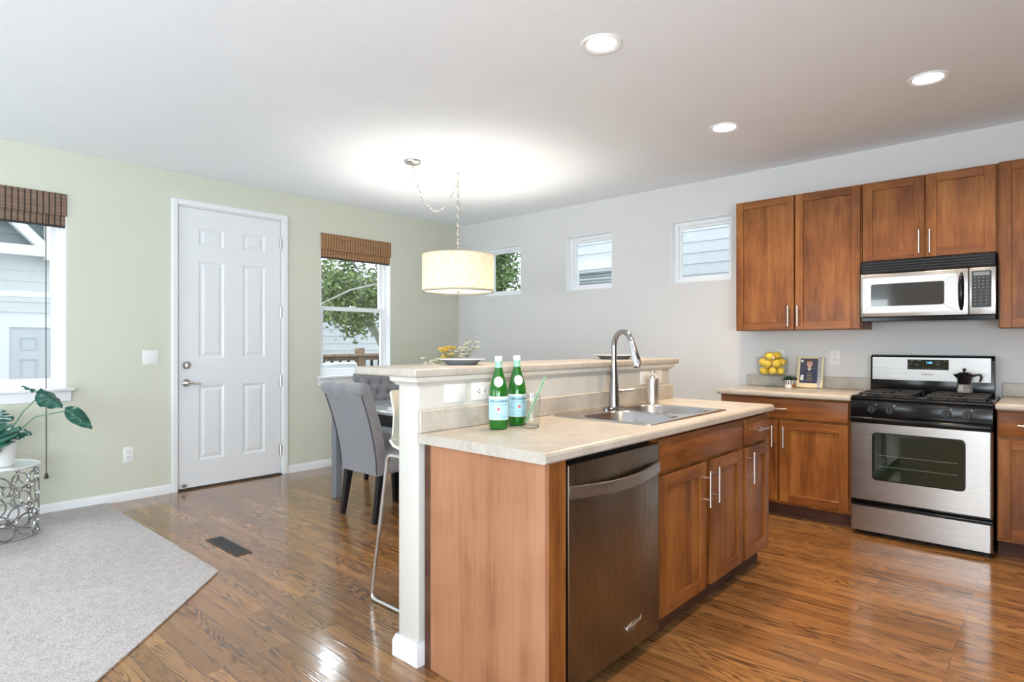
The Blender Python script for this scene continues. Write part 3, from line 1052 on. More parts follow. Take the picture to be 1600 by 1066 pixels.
PX, PY = 1.771, -1.651
t = thing('drum_pendant_lamp', 'cream drum pendant lamp hanging on a swagged chain over the dining table', 'pendant lamp', (PX, PY, 1.70))
SR, SZ0, SZ1 = 0.305, 1.703, 2.012
bm = nb()
lathe(bm, [(SR, SZ0), (SR, SZ1), (SR - 0.004, SZ1), (SR - 0.004, SZ0)], (PX, PY, 0), 64, closed=True)
obj('lamp_shade', bm, M['shade'], t)
for zz in (SZ0, SZ1):
    bm = nb()
    tube(bm, [(PX + (SR + 0.001) * math.cos(a * PI / 32), PY + (SR + 0.001) * math.sin(a * PI / 32), zz) for a in range(64)], 0.004, 6, closed=True)
    obj('shade_rim', bm, M['shade'] if zz == SZ1 else M['nickel'], t)
bm = nb()
lathe(bm, [(0, SZ0 + 0.012), (SR - 0.006, SZ0 + 0.012), (SR - 0.006, SZ0 + 0.016), (0, SZ0 + 0.016)], (PX, PY, 0), 64)
obj('diffuser', bm, mat('acrylic_diffuser', (0.9, 0.86, 0.78), 0.5, emit=(1.0, 0.88, 0.68), estr=0.9), t)
bm = nb()
lathe(bm, [(0, -0.012), (0.008, -0.011), (0.011, 0.0), (0.005, 0.008), (0.004, 0.02)], (PX, PY, SZ0), 14)
obj('finial', bm, M['nickel'], t)
bm = nb()
for a in (0, 2 * PI / 3, 4 * PI / 3):
    cyl(bm, (PX, PY, SZ1 - 0.03), (PX + (SR - 0.004) * math.cos(a), PY + (SR - 0.004) * math.sin(a), SZ1 - 0.03), 0.003, seg=6)
cyl(bm, (PX, PY, SZ0 + 0.016), (PX, PY, SZ1 + 0.02), 0.006, seg=8)
lathe(bm, [(0, 0.03), (0.012, 0.028), (0.03, 0.0), (0.03, -0.006), (0, -0.006)], (PX, PY, SZ1), 16)
obj('spider_frame', bm, M['nickel'], t)
for a in (0.5, 2.6, 4.7):
    bm = nb()
    sph(bm, (PX + 0.09 * math.cos(a), PY + 0.09 * math.sin(a), SZ0 + 0.15), 0.028, 0.028, 0.036, 12, 8)
    cyl(bm, (PX + 0.09 * math.cos(a), PY + 0.09 * math.sin(a), SZ0 + 0.185), (PX + 0.02 * math.cos(a), PY + 0.02 * math.sin(a), SZ0 + 0.22), 0.013, seg=8)
    obj('bulb', bm, M['bulb_glow'], t)
def chain_links(pts_fn, n):
    bm = nb()
    for k in range(n):
        p0, p1 = Vector(pts_fn(k / n)), Vector(pts_fn((k + 1) / n))
        d = (p1 - p0)
        L = d.length * 0.64
        c = (p0 + p1) / 2
        d.normalize()
        u, v = ring_frame(d)
        s = u if k % 2 == 0 else v
        ring = []
        for q in range(14):
            a = 2 * PI * q / 14
            ring.append(c + d * (L * math.sin(a)) + s * (0.0105 * math.cos(a)))
        tube(bm, ring, 0.0030, 5, closed=True)
    return bm
bm = chain_links(lambda s: (PX, PY, SZ1 + 0.03 + s * (H - 0.045 - SZ1 - 0.03)), 17)
obj('hanging_chain', bm, M['nickel'], t)
CX, CY = 1.745, -2.12
def swag(s):
    x = CX + (PX - CX) * s
    y = CY + (PY - CY) * s
    return (x, y, H - 0.06 - 0.01 * s - 4 * 0.30 * s * (1 - s) * (1 + 0.25 * (0.5 - s)))
bm = chain_links(swag, 19)
obj('swag_chain', bm, M['nickel'], t)
bm = nb()
lathe(bm, [(0.0, -0.032), (0.02, -0.031), (0.052, -0.024), (0.064, -0.015), (0.066, -0.004), (0.07, 0.0), (0, 0)], (CX, CY, H), 32)
tube(bm, [(CX, CY, H - 0.03), (CX, CY, H - 0.05), (CX + 0.006, CY, H - 0.06)], 0.005, 8)
obj('canopy', bm, M['nickel'], t)
bm = nb()
lathe(bm, [(0, 0), (0.016, 0), (0.014, -0.006), (0.005, -0.01), (0.004, -0.028), (0, -0.028)], (PX, PY, H), 16)
tube(bm, [(PX + 0.012 * math.cos(a), PY, H - 0.04 + 0.012 * math.sin(a)) for a in [x * PI / 6 for x in range(3, 13)]], 0.003, 6)
obj('ceiling_hook', bm, M['nickel'], t)
l = bpy.data.lights.new('pendant_light', 'POINT')
l.energy = 60
l.color = (1.0, 0.95, 0.87)
l.shadow_soft_size = 0.09
lo = bpy.data.objects.new('pendant_light', l)
lo.location = (0, 0, 0.13)
lo.parent = t
COL.objects.link(lo)

# ------------------------------------------------------------------ cabinets
def shaker(bm, u0, u1, v0, v1, w0, tf, rail=0.058, th=0.02):
    """five-piece door: stiles (vertical grain, slot 0), rails (slot 1), recessed panel (slot 0)"""
    b = 0.0018
    box(bm, u0, u0 + rail, v0, v1, w0, w0 + th, b, 0, tf)
    box(bm, u1 - rail, u1, v0, v1, w0, w0 + th, b, 0, tf)
    box(bm, u0 + rail, u1 - rail, v1 - rail, v1, w0, w0 + th - 0.0004, b, 1, tf)
    box(bm, u0 + rail, u1 - rail, v0, v0 + rail, w0, w0 + th - 0.0004, b, 1, tf)
    box(bm, u0 + rail - 0.004, u1 - rail + 0.004, v0 + rail - 0.004, v1 - rail + 0.004, w0, w0 + 0.009, 0, 0, tf)

def bar_pull(u, v, L, w0, tf, parent, vert=True, r=0.006):
    bm = nb()
    if vert:
        cyl(bm, tf(u, v - L / 2, w0 + 0.034), tf(u, v + L / 2, w0 + 0.034), r, seg=12)
        for s in (-0.3, 0.3):
            cyl(bm, tf(u, v + s * L, w0), tf(u, v + s * L, w0 + 0.034), r * 0.8, seg=10)
    else:
        cyl(bm, tf(u - L / 2, v, w0 + 0.034), tf(u + L / 2, v, w0 + 0.034), r, seg=12)
        for s in (-0.3, 0.3):
            cyl(bm, tf(u + s * L, v, w0), tf(u + s * L, v, w0 + 0.034), r * 0.8, seg=10)
    return obj('bar_handle', bm, M['nickel'], parent)

CH = [M['cherry'], M['cherry_h']]
def cab_door(t, u0, u1, v0, v1, tf, hu, hv, hl=0.155, hollow=True):
    bm = nb()
    shaker(bm, u0, u1, v0, v1, 0.0012, tf)
    d = obj('door', bm, CH, t)
    if hu is not None:
        bar_pull(hu, hv, hl, 0.021, tf, d)
    return d
def drawer(t, u0, u1, v0, v1, tf, hu=None, hl=0.13, name='drawer_front'):
    bm = nb()
    box(bm, u0, u1, v0, v1, 0.0012, 0.021, 0.003, 0, tf, seg=2)
    d = obj(name, bm, M['cherry_h'], t)
    if hu is not None:
        bar_pull(hu, (v0 + v1) / 2, hl, 0.021, tf, d, vert=False)
    return d

# wall cabinets (fronts at y = -0.31, doors out to -0.33)
tf = face_ny(-0.309)
def wall_cab(label, x0, x1, z0, z1, doors, grp='cherry wall cabinets'):
    t = thing('wall_cabinet', label, 'cabinet', ((x0 + x1) / 2, -0.155, z0), grp)
    bm = nb()
    box(bm, x0, x1, -0.309, -0.001, z0, z1, 0.001)
    obj('carcass', bm, M['cherry'], t)
    for d in doors:
        cab_door(t, *d[:4], tf, d[4], d[5])
    return t
wall_cab('tall double-door cherry wall cabinet left of the microwave', 3.628, 4.532, 1.367, 2.397,
         [(3.636, 4.078, 1.371, 2.393, 4.044, 1.474), (4.088, 4.524, 1.371, 2.393, 4.112, 1.474)])
wall_cab('short double-door cherry wall cabinet above the microwave', 4.534, 5.286, 1.838, 2.397,
         [(4.542, 4.904, 1.842, 2.393, 4.878, 1.946), (4.914, 5.278, 1.842, 2.393, 4.938, 1.944)])
wall_cab('tall cherry wall cabinet right of the microwave, cut by the photo edge', 5.288, 5.95, 1.362, 2.402,
         [(5.296, 5.614, 1.366, 2.398, 5.58, 1.474), (5.624, 5.942, 1.366, 2.398, 5.655, 1.474)])

# base cabinets along the grey wall (fronts at y = -0.59, doors to -0.61)
tfb = face_ny(-0.589)
def base_cab(label, x0, x1, drawers, doors, toe=0.10):
    t = thing('base_cabinet', label, 'cabinet', ((x0 + x1) / 2, -0.3, 0), 'cherry base cabinets')
    bm = nb()
    box(bm, x0, x1, -0.589, -0.001, toe, 0.874, 0.001)
    obj('carcass', bm, M['cherry'], t)
    bm = nb()
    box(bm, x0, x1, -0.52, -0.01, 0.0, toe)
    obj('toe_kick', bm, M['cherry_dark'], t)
    for d in drawers:
        drawer(t, *d[:4], tfb, d[4])
    for d in doors:
        cab_door(t, *d[:4], tfb, d[4], d[5])
    return t
base_cab('cherry base cabinet left of the range with one wide drawer over two doors', 3.622, 4.528,
         [(3.634, 4.514, 0.724, 0.862, 4.062)],
         [(3.634, 4.052, 0.122, 0.704, 4.022, 0.592), (4.066, 4.514, 0.122, 0.704, 4.10, 0.592)])
base_cab('cherry base cabinet right of the range, cut by the photo edge', 5.300, 5.95,
         [(5.306, 5.614, 0.724, 0.862, 5.46), (5.626, 5.94, 0.724, 0.862, 5.79)],
         [(5.306, 5.614, 0.122, 0.704, 5.58, 0.592), (5.626, 5.94, 0.122, 0.704, 5.66, 0.592)])

def worktop(name, label, x0, x1, bs0, bs1):
    t = thing(name, label, 'worktop', ((x0 + x1) / 2, -0.3, 0.876), 'worktops on the grey wall')
    bm = nb()
    box(bm, x0, x1, -0.635, -0.001, 0.876, 0.914, 0.011, seg=3)
    obj('slab', bm, M['counter'], t)
    bm = nb()
    box(bm, bs0, bs1, -0.021, -0.001, 0.9135, 1.006, 0.004)
    obj('backsplash', bm, M['counter'], t)
worktop('worktop', 'pale speckled worktop left of the range, holding the lemons and book', 3.602, 4.534, 3.602, 4.534)
worktop('worktop', 'pale speckled worktop right of the range at the photo edge', 5.292, 5.97, 5.292, 5.97)

# ------------------------------------------------------------------ island with half wall and raised bar
WX0, WX1 = 3.574, 3.700
IY0, IY1 = -3.655, -1.580
bm = nb()
box(bm, WX0, WX1, IY0, IY1, 0.0, 1.134, 0.012, seg=3)
struct('wall_half', bm, M['cream_wall'], label='cream half wall at the back of the island', cat='half wall')
bm = nb()
prof = [(0.0, 0.0), (0.016, 0.0), (0.016, 0.062), (0.011, 0.074), (0.007, 0.086), (0.0, 0.086)]
lp = [(WX0, IY0), (WX1, IY0), (WX1, IY1), (WX0, IY1)]
t_ = nb()
rows4 = [[t_.verts.new((x + (a if x > 3.6 else -a), y + (a if y > -3 else -a), z)) for x, y in lp] for a, z in prof]
for A, B in zip(rows4, rows4[1:]):
    for i in range(4):
        t_.faces.new((A[i], A[(i + 1) % 4], B[(i + 1) % 4], B[i]))
merge(bm, t_)
struct('baseboard_half', bm, M['white'])
bm = nb()
prof = [(0.0, 0.0), (0.006, 0.0), (0.010, 0.008), (0.022, 0.016), (0.024, 0.034), (0.0, 0.034)]
z0 = 1.1
lp = [(WX0, IY0), (WX1, IY0), (WX1, IY1), (WX0, IY1)]
t_ = nb()
rows4 = []
for a, z in prof:
    rows4.append([t_.verts.new((x + (a if x > 3.6 else -a), y + (a if y > -3 else -a), z0 + z)) for x, y in lp])
for A, B in zip(rows4, rows4[1:]):
    for i in range(4):
        t_.faces.new((A[i], A[(i + 1) % 4], B[(i + 1) % 4], B[i]))
merge(bm, t_)
struct('trim_3', bm, M['cream_wall'], label='stepped cream moulding under the raised bar top', cat='moulding')

t = thing('breakfast_bar', 'raised speckled bar counter along the half wall of the island', 'bar counter', (3.5, -2.6, 1.134))
bm = nb()
box(bm, 3.312, 3.728, -3.690, -1.50, 1.1345, 1.168, 0.007, seg=3)
obj('slab', bm, M['counter'], t)

def sw(label, y, z, wd, ht, kind):
    return plate('wall_outlet', label, 'outlet', face_px(WX1), y, z, wd, ht, kind, 'outlet plates', M['plastic'], True)
plate('light_switch', 'cream switch plate under the bar nearest the island end', 'light switch', face_px(WX1), -3.457, 1.061, 0.119, 0.078, [('s', 0.0, 0.0)], None, M['plastic'], True)
sw('cream outlet under the bar beside the green bottles', -3.304, 1.061, 0.119, 0.078, [('o', -0.02, 0), ('o', 0.02, 0)])
sw('wide cream outlet plate under the bar behind the soap dispenser', -1.82, 1.057, 0.27, 0.082, [('o', -0.09, 0), ('o', -0.05, 0), ('s', 0.07, 0.0)])

# island worktop with a sink cut-out
t = thing('island_worktop', 'pale speckled island worktop around the double sink', 'worktop', (4.03, -2.6, 0.876))
bm = nb()
SK = (3.752, 4.272, -2.862, -2.036)     # x0 x1 y0 y1
X0, X1, Y0, Y1 = 3.7006, 4.350, -3.657, -1.562
e = 0.03
def uvxy(u, v, w_):
    return (u, v, w_)
grid_solid(bm, [X0, X1 - e], [Y0, Y1], [(SK[0] + 0.02, SK[1] - 0.02, SK[2] + 0.02, SK[3] - 0.02)], 0.876, 0.914, uvxy)
# rounded front edge
prf = [(X1 - e, 0.876), (X1 - 0.006, 0.876), (X1, 0.882), (X1, 0.902), (X1 - 0.004, 0.910), (X1 - 0.012, 0.914), (X1 - e, 0.914)]
prism(bm, [(x, Y0, z) for x, z in prf], (0, Y1 - Y0, 0))
obj('slab', bm, M['counter'], t, smooth=25)
bm = nb()
box(bm, 3.7006, 3.720, -3.657, -1.565, 0.9138, 1.004, 0.004)
obj('backsplash', bm, M['counter'], t)

# island carcass pieces
fx = face_px(4.309)
t = thing('island_end_panel', 'tall reddish wood-grain panel closing the near end of the island', 'panel', (4.02, -3.63, 0))
bm = nb()
box(bm, 3.760, 4.331, -3.640, -3.618, 0.0, 0.875, 0.001)
obj('panel', bm, M['laminate'], t, smooth=0)
bm = nb()
box(bm, 3.7165, 3.760, -3.632, -3.612, 0.0, 0.875)
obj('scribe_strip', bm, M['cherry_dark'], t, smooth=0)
bm = nb()
box(bm, 4.286, 4.331, -3.6178, -3.526, 0.10, 0.875, 0.001)
box(bm, 4.20, 4.262, -3.6178, -3.526, 0.0, 0.10)
obj('filler_stile', bm, M['cherry'], t, smooth=0)

def island_cab(label, y0, y1, drawers, doors):
    t = thing('base_cabinet', label, 'cabinet', (4.0, (y0 + y1) / 2, 0), 'cherry base cabinets')
    bm = nb()
    # open box so the sink bowls hang inside
    box(bm, 3.72, 4.309, y0, y0 + 0.018, 0.10, 0.874)
    box(bm, 3.72, 4.309, y1 - 0.018, y1, 0.10, 0.874)
    box(bm, 3.72, 4.309, y0 + 0.018, y1 - 0.018, 0.10, 0.118)
    box(bm, 4.291, 4.309, y0 + 0.018, y1 - 0.018, 0.118, 0.874)
    box(bm, 3.72, 3.738, y0 + 0.018, y1 - 0.018, 0.118, 0.874)
    obj('carcass', bm, M['cherry'], t, smooth=0)
    bm = nb()
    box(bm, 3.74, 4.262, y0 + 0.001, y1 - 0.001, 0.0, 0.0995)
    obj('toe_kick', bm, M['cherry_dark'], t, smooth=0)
    for d in drawers:
        drawer(t, *d[:4], fx, d[4], name=d[5])
    for d in doors:
        cab_door(t, *d[:4], fx, d[4], d[5], 0.17)
    return t
island_cab('cherry sink cabinet beside the dishwasher, two doors under a blank front', -2.886, -1.966,
           [(-2.872, -1.979, 0.724, 0.864, None, 'false_drawer_front')],
           [(-2.872, -2.424, 0.106, 0.704, -2.452, 0.585), (-2.366, -1.979, 0.106, 0.704, -2.352, 0.59)])
island_cab('narrow cherry cabinet at the far end of the island, drawer over one door', -1.964, -1.580,
           [(-1.936, -1.592, 0.724, 0.864, -1.76, 'drawer_front')],
           [(-1.936, -1.592, 0.106, 0.704, -1.905, 0.60)])

# ---- dishwasher
t = thing('dishwasher', 'stainless dishwasher in a brown reflection tone, built into the near end of the island', 'dishwasher', (4.1, -3.2, 0))
bm = nb()
box(bm, 3.76, 4.290, -3.521, -2.890, 0.09, 0.862, 0.002)
obj('tub', bm, M['black_plastic'], t)
bm = nb()
box(bm, 3.80, 4.25, -3.52, -2.892, 0.0, 0.0895)
obj('kick_plate', bm, M['black_plastic'], t)
bm = nb()
box(bm, 4.291, 4.336, -3.516, -2.892, 0.075, 0.852, 0.004, seg=2)
dd = obj('door', bm, M['steel_brown_reflection'], t)
# pocket scoop and bowed towel-bar handle
bm = nb()
n = 17
up, lo_, mid = [], [], []
for i in range(n):
    s = i / (n - 1)
    y = -3.512 + s * 0.612
    bow = math.sin(PI * s)
    up.append((4.345 + 0.040 * bow, y, 0.775 + 0.0 * s - 0.010 * bow))
t_ = nb()
rings = []
for (x, y, z) in up:
    rings.append([t_.verts.new(q) for q in ((x - 0.009, y, z + 0.006), (x, y, z + 0.004), (x + 0.002, y, z - 0.036), (x - 0.008, y, z - 0.040))])
for A, B in zip(rings, rings[1:]):
    for k in range(4):
        t_.faces.new((A[k], A[(k + 1) % 4], B[(k + 1) % 4], B[k]))
t_.faces.new(rings[0])
t_.faces.new(rings[-1])
merge(bm, t_)
obj('handle', bm, M['steel'], dd, label='bright bowed towel-bar handle')
bm = nb()
for k in range(6):
    box(bm, 4.268, 4.2915, -3.5225, -3.5205, 0.742 + k * 0.008, 0.746 + k * 0.008)
obj('side_vent', bm, M['lcd'], t)
bm = nb()
def lg(u, v, w_):
    c, s = math.cos(0.12), math.sin(0.12)
    return (4.3362 + w_, -3.09 + u * c - v * s, 0.172 + u * s + v * c)
add_text(bm, 'Whirlpool', 0.026, lg, shear=0.25)
tube(bm, [lg(-0.022 + 0.034 * math.cos(a), -0.002 + 0.015 * math.sin(a), 0.0005) for a in [k * PI / 9 for k in range(3, 17)]], 0.0012, 5)
obj('badge', bm, M['chrome'], dd)

# ---- sink
t = thing('kitchen_sink', 'stainless steel double-bowl sink set in the island worktop', 'sink', (4.02, -2.45, 0.914))
def rrect(x0, x1, y0, y1, r, n=6):
    out = []
    for cx_, cy_, a0 in ((x1 - r, y1 - r, 0), (x0 + r, y1 - r, PI / 2), (x0 + r, y0 + r, PI), (x1 - r, y0 + r, 1.5 * PI)):
        for k in range(n + 1):
            a = a0 + PI / 2 * k / n
            out.append((cx_ + r * math.cos(a), cy_ + r * math.sin(a)))
    return out
bowls = [(3.868, 4.238, -2.832, -2.452, 0.09, 0.19), (3.812, 4.238, -2.418, -2.066, 0.11, 0.20)]
bm = nb()
t_ = nb()
def loop(pts, z):
    return [t_.verts.new((x, y, z)) for x, y in pts]
# rim plate: outer loop with two holes, filled by triangulation
ot = loop(rrect(SK[0], SK[1], SK[2], SK[3], 0.02), 0.918)
holes_ = [loop(rrect(*b_[:4], b_[4]), 0.9185) for b_ in bowls]
ed = []
for L_ in [ot] + holes_:
    for i in range(len(L_)):
        ed.append(t_.edges.new((L_[i], L_[(i + 1) % len(L_)])))
bmesh.ops.triangle_fill(t_, edges=ed, use_beauty=True)
ob = loop(rrect(SK[0] - 0.003, SK[1] + 0.003, SK[2] - 0.003, SK[3] + 0.003, 0.02), 0.9142)
for i in range(len(ot)):
    j = (i + 1) % len(ot)
    t_.faces.new((ob[i], ob[j], ot[j], ot[i]))
merge(bm, t_)
obj('rim', bm, M['steel_sink'], t, smooth=50)
for (x0, x1, y0, y1, r, dp) in bowls:
    bm = nb()
    t_ = nb()
    L1 = loop(rrect(x0, x1, y0, y1, r), 0.9185)
    L2 = loop(rrect(x0 + 0.006, x1 - 0.006, y0 + 0.006, y1 - 0.006, r), 0.912)
    L3 = loop(rrect(x0 + 0.012, x1 - 0.012, y0 + 0.012, y1 - 0.012, r), 0.918 - dp + 0.03)
    L4 = loop(rrect(x0 + 0.035, x1 - 0.035, y0 + 0.035, y1 - 0.035, r * 0.8), 0.918 - dp)
    for A, B in ((L1, L2), (L2, L3), (L3, L4)):
        for i in range(len(A)):
            j = (i + 1) % len(A)
            t_.faces.new((A[i], A[j], B[j], B[i]))
    t_.faces.new(L4)
    merge(bm, t_)
    bo = obj('bowl', bm, M['steel_sink'], t, smooth=50)
    bm = nb()
    lathe(bm, [(0, 0.002), (0.03, 0.001), (0.042, 0.004), (0.045, 0.001)], ((x0 + x1) / 2, (y0 + y1) / 2, 0.918 - dp), 24)
    obj('drain', bm, M['chrome'], bo)

# ---- faucet
FX, FY = 3.800, -2.395
FZ = 0.9188
t = thing('kitchen_faucet', 'tall gooseneck pull-down faucet on the sink deck', 'faucet', (FX, FY, FZ))
bm = nb()
lathe(bm, [(0, 0), (0.036, 0), (0.036, 0.004), (0.030, 0.010), (0, 0.010)], (FX, FY, FZ), 28)
for v in bm.verts:
    v.co.y = FY + (v.co.y - FY) * 2.6
obj('deck_plate', bm, M['faucet'], t)
bm = nb()
lathe(bm, [(0, 0.008), (0.031, 0.008), (0.029, 0.03), (0.026, 0.09), (0.0215, 0.17), (0.0165, 0.225), (0.0155, 0.25), (0, 0.25)], (FX, FY, FZ), 28)
obj('body', bm, M['faucet'], t)
ang = -0.36
dx, dy = math.cos(ang), math.sin(ang)
R_ = 0.075
pts = [(FX, FY, FZ + 0.245), (FX, FY, FZ + 0.335)]
for k in range(1, 13):
    a = PI * 0.91 * k / 12
    pts.append((FX + dx * R_ * (1 - math.cos(a)), FY + dy * R_ * (1 - math.cos(a)), FZ + 0.335 + R_ * math.sin(a)))
bm = nb()
tube(bm, pts, 0.0145, 14)
obj('gooseneck_spout', bm, M['faucet'], t)
e0 = Vector(pts[-1])
dirv = (Vector(pts[-1]) - Vector(pts[-2])).normalized()
bm = nb()
cyl(bm, e0, e0 + dirv * 0.055, 0.0155, 0.020, 20)
cyl(bm, e0 + dirv * 0.055, e0 + dirv * 0.135, 0.020, 0.0235, 20)
cyl(bm, e0 + dirv * 0.135, e0 + dirv * 0.138, 0.019, 0.018, 20)
hd = obj('spray_head', bm, M['chrome'], t)
bm = nb()
side = Vector((dx, dy, 0))
c_ = e0 + dirv * 0.075 + side * 0.021
box(bm, -0.006, 0.004, -0.008, 0.008, -0.022, 0.022, 0.003, tf=lambda a, b, c: tuple(c_ + side * a + Vector((-dy, dx, 0)) * b + dirv * c))
obj('spray_button', bm, M['black_plastic'], hd)
bm = nb()
hs = Vector((0.30, 0.95, 0)).normalized()
p0 = Vector((FX, FY, FZ + 0.088))
cyl(bm, p0 + hs * 0.015, p0 + hs * 0.042, 0.0165, 0.0155, 18)
tube(bm, [p0 + hs * 0.040, p0 + hs * 0.06 + Vector((0, 0, 0.003)), p0 + hs * 0.12 + Vector((0.012, 0, 0.006))], [0.0095, 0.007, 0.006], 10)
obj('lever_handle', bm, M['nickel'], t)

# ---- soap dispenser
t = thing('soap_dispenser', 'brushed steel soap pump standing behind the sink', 'soap dispenser', (3.792, -1.968, 0.9142))
c = (3.792, -1.968, 0.9145)
bm = nb()
lathe(bm, [(0, 0), (0.036, 0), (0.038, 0.002), (0.038, 0.143), (0.036, 0.146), (0.0, 0.146)], c, 32)
obj('canister', bm, M['nickel'], t)
bm = nb()
lathe(bm, [(0, 0.145), (0.017, 0.145), (0.016, 0.158), (0.006, 0.165), (0.005, 0.178), (0.014, 0.180), (0.013, 0.190), (0, 0.191)], c, 20)
tube(bm, [(c[0], c[1], c[2] + 0.184), (c[0] + 0.03, c[1] - 0.01, c[2] + 0.186), (c[0] + 0.042, c[1] - 0.014, c[2] + 0.178)], 0.0045, 8)
obj('pump', bm, M['nickel'], t)

# ---- water bottles
def bent(cx_, cy_, r, a0):
    """wrap text (u right, v up) round a vertical cylinder, facing angle a0"""
    def f(u, v, w_):
        a = a0 + u / r
        return (cx_ + (r + w_) * math.cos(a), cy_ + (r + w_) * math.sin(a), v)
    return f
def band(bm, cx_, cy_, prof, a0, a1, n=20, mi=0, th=0.0006):
    t_ = nb()
    rows = []
    for r, z in prof:
        rows.append([t_.verts.new((cx_ + (r + th) * math.cos(a0 + (a1 - a0) * i / n), cy_ + (r + th) * math.sin(a0 + (a1 - a0) * i / n), z)) for i in range(n + 1)])
    for A, B in zip(rows, rows[1:]):
        for i in range(n):
            t_.faces.new((A[i], A[i + 1], B[i + 1], B[i]))
    merge(bm, t_, None, mi)
BP = [(0, 0.004), (0.030, 0.0), (0.037, 0.003), (0.0395, 0.012), (0.0395, 0.150), (0.038, 0.165), (0.033, 0.188), (0.026, 0.212), (0.019, 0.236), (0.0155, 0.254), (0.0145, 0.262)]
def make_bottle(loc, label, az):
    t = thing('water_bottle', label, 'bottle', loc, 'green sparkling-water bottles')
    x, y, z = loc
    bm = nb()
    lathe(bm, BP + [(0.0125, 0.262), (0.0125, 0.250), (0.024, 0.205), (0.035, 0.160), (0.0365, 0.148), (0.0365, 0.012), (0.0, 0.010)], loc, 40)
    obj('bottle_body', bm, M['bottle'], t)
    bm = nb()
    lathe(bm, [(0.0165, 0.244), (0.0155, 0.256), (0.0148, 0.268), (0.0148, 0.284), (0, 0.284)], loc, 28)
    obj('neck_foil', bm, M['neck_foil'], t)
    bm = nb()
    lathe(bm, [(0.0150, 0.280), (0.0158, 0.282), (0.0158, 0.298), (0.0145, 0.301), (0, 0.301)], loc, 28)
    obj('bottle_cap', bm, M['bottle_cap'], t)
    bm = nb()
    band(bm, x, y, [(0.0397, z + 0.040), (0.0397, z + 0.136)], az - 1.5, az + 1.5, 30, 0)
    band(bm, x, y, [(0.0399, z + 0.042), (0.0399, z + 0.128)], az - 1.46, az + 1.46, 30, 1)
    lb = obj('main_label', bm, [M['label_white'], M['label_blue']], t, label='pale blue label with dark lettering and a red star')
    bm = nb()
    tb = text_mesh('S.PELLEGRINO', 0.0128, depth=0.0002, offset=0.0003)
    merge(bm, tb, lambda u, v, w_: bent(x, y, 0.0408, az)(u, v + z + 0.1165, w_), 0)
    tb = text_mesh('SPARKLING NATURAL MINERAL WATER', 0.0038, depth=0.0002)
    merge(bm, tb, lambda u, v, w_: bent(x, y, 0.0408, az)(u, v + z + 0.103, w_), 0)
    star = []
    for k in range(10):
        rr = 0.0095 if k % 2 == 0 else 0.004
        star.append((rr * math.sin(k * PI / 5), rr * math.cos(k * PI / 5) + 0.084, 0.0002))
    t_ = nb()
    cv = t_.verts.new((0, 0.084, 0.0003))
    sv = [t_.verts.new(p) for p in star]
    for k in range(10):
        t_.faces.new((cv, sv[(k + 1) % 10], sv[k]))
    merge(bm, t_, lambda u, v, w_: bent(x, y, 0.0408, az)(u, v + z, w_), 1)
    for (u0, v0, L_, hh) in ((-0.022, 0.066, 0.026, 0.0012), (0.006, 0.062, 0.026, 0.0012), (-0.030, 0.058, 0.04, 0.001), (0.012, 0.052, 0.022, 0.003), (-0.026, 0.05, 0.03, 0.001), (-0.036, 0.078, 0.014, 0.001), (0.022, 0.076, 0.012, 0.001)):
        t_ = nb()
        vs_ = [t_.verts.new(p) for p in ((u0, v0 - hh, 0.0002), (u0 + L_ / 2, v0 - hh, 0.0002), (u0 + L_, v0 - hh, 0.0002), (u0 + L_, v0 + hh, 0.0002), (u0 + L_ / 2, v0 + hh, 0.0002), (u0, v0 + hh, 0.0002))]
        t_.faces.new((vs_[0], vs_[1], vs_[4], vs_[5]))
        t_.faces.new((vs_[1], vs_[2], vs_[3], vs_[4]))
        merge(bm, t_, lambda u, v, w_: bent(x, y, 0.0408, az)(u, v + z, w_), 2)
    obj('label_print', bm, [M['ink_blue'], M['ink_red'], M['ink_pale']], lb, smooth=0)
    # oval shoulder medallion following the glass
    bm = nb()
    def on_shoulder(u, v, w_):
        zz = 0.196 + v
        for (ra, za), (rb, zb) in zip(BP, BP[1:]):
            if za <= zz <= zb and zb > za:
                rr = ra + (rb - ra) * (zz - za) / (zb - za)
                break
        a = az + u / rr
        return (x + (rr + 0.0007 + w_) * math.cos(a), y + (rr + 0.0007 + w_) * math.sin(a), z + zz)
    t_ = nb()
    prev = None
    for k in range(13):
        v = -0.021 + 0.042 * k / 12
        hw = 0.0195 * math.sqrt(max(0, 1 - (v / 0.0212) ** 2))
        row = [t_.verts.new((hw * (q / 4 - 1), v, 0)) for q in range(9)]
        if prev:
            for q in range(8):
                t_.faces.new((prev[q], prev[q + 1], row[q + 1], row[q]))
        prev = row
    merge(bm, t_, on_shoulder, 0)
    tb = text_mesh('S.P.', 0.011, depth=0.0002)
    merge(bm, tb, lambda u, v, w_: on_shoulder(u, v, w_ + 0.0006), 1)
    obj('shoulder_label', bm, [M['label_white'], M['ink_blue']], t)
    return t
make_bottle((3.850, -3.350, 0.9142), 'green glass water bottle standing nearer the island end', math.atan2(-5.172 + 3.35, 5.572 - 3.85))
make_bottle((3.832, -3.215, 0.9142), 'green glass water bottle behind its twin, beside the straw tumbler', math.atan2(-5.172 + 3.215, 5.572 - 3.832) + 0.25)

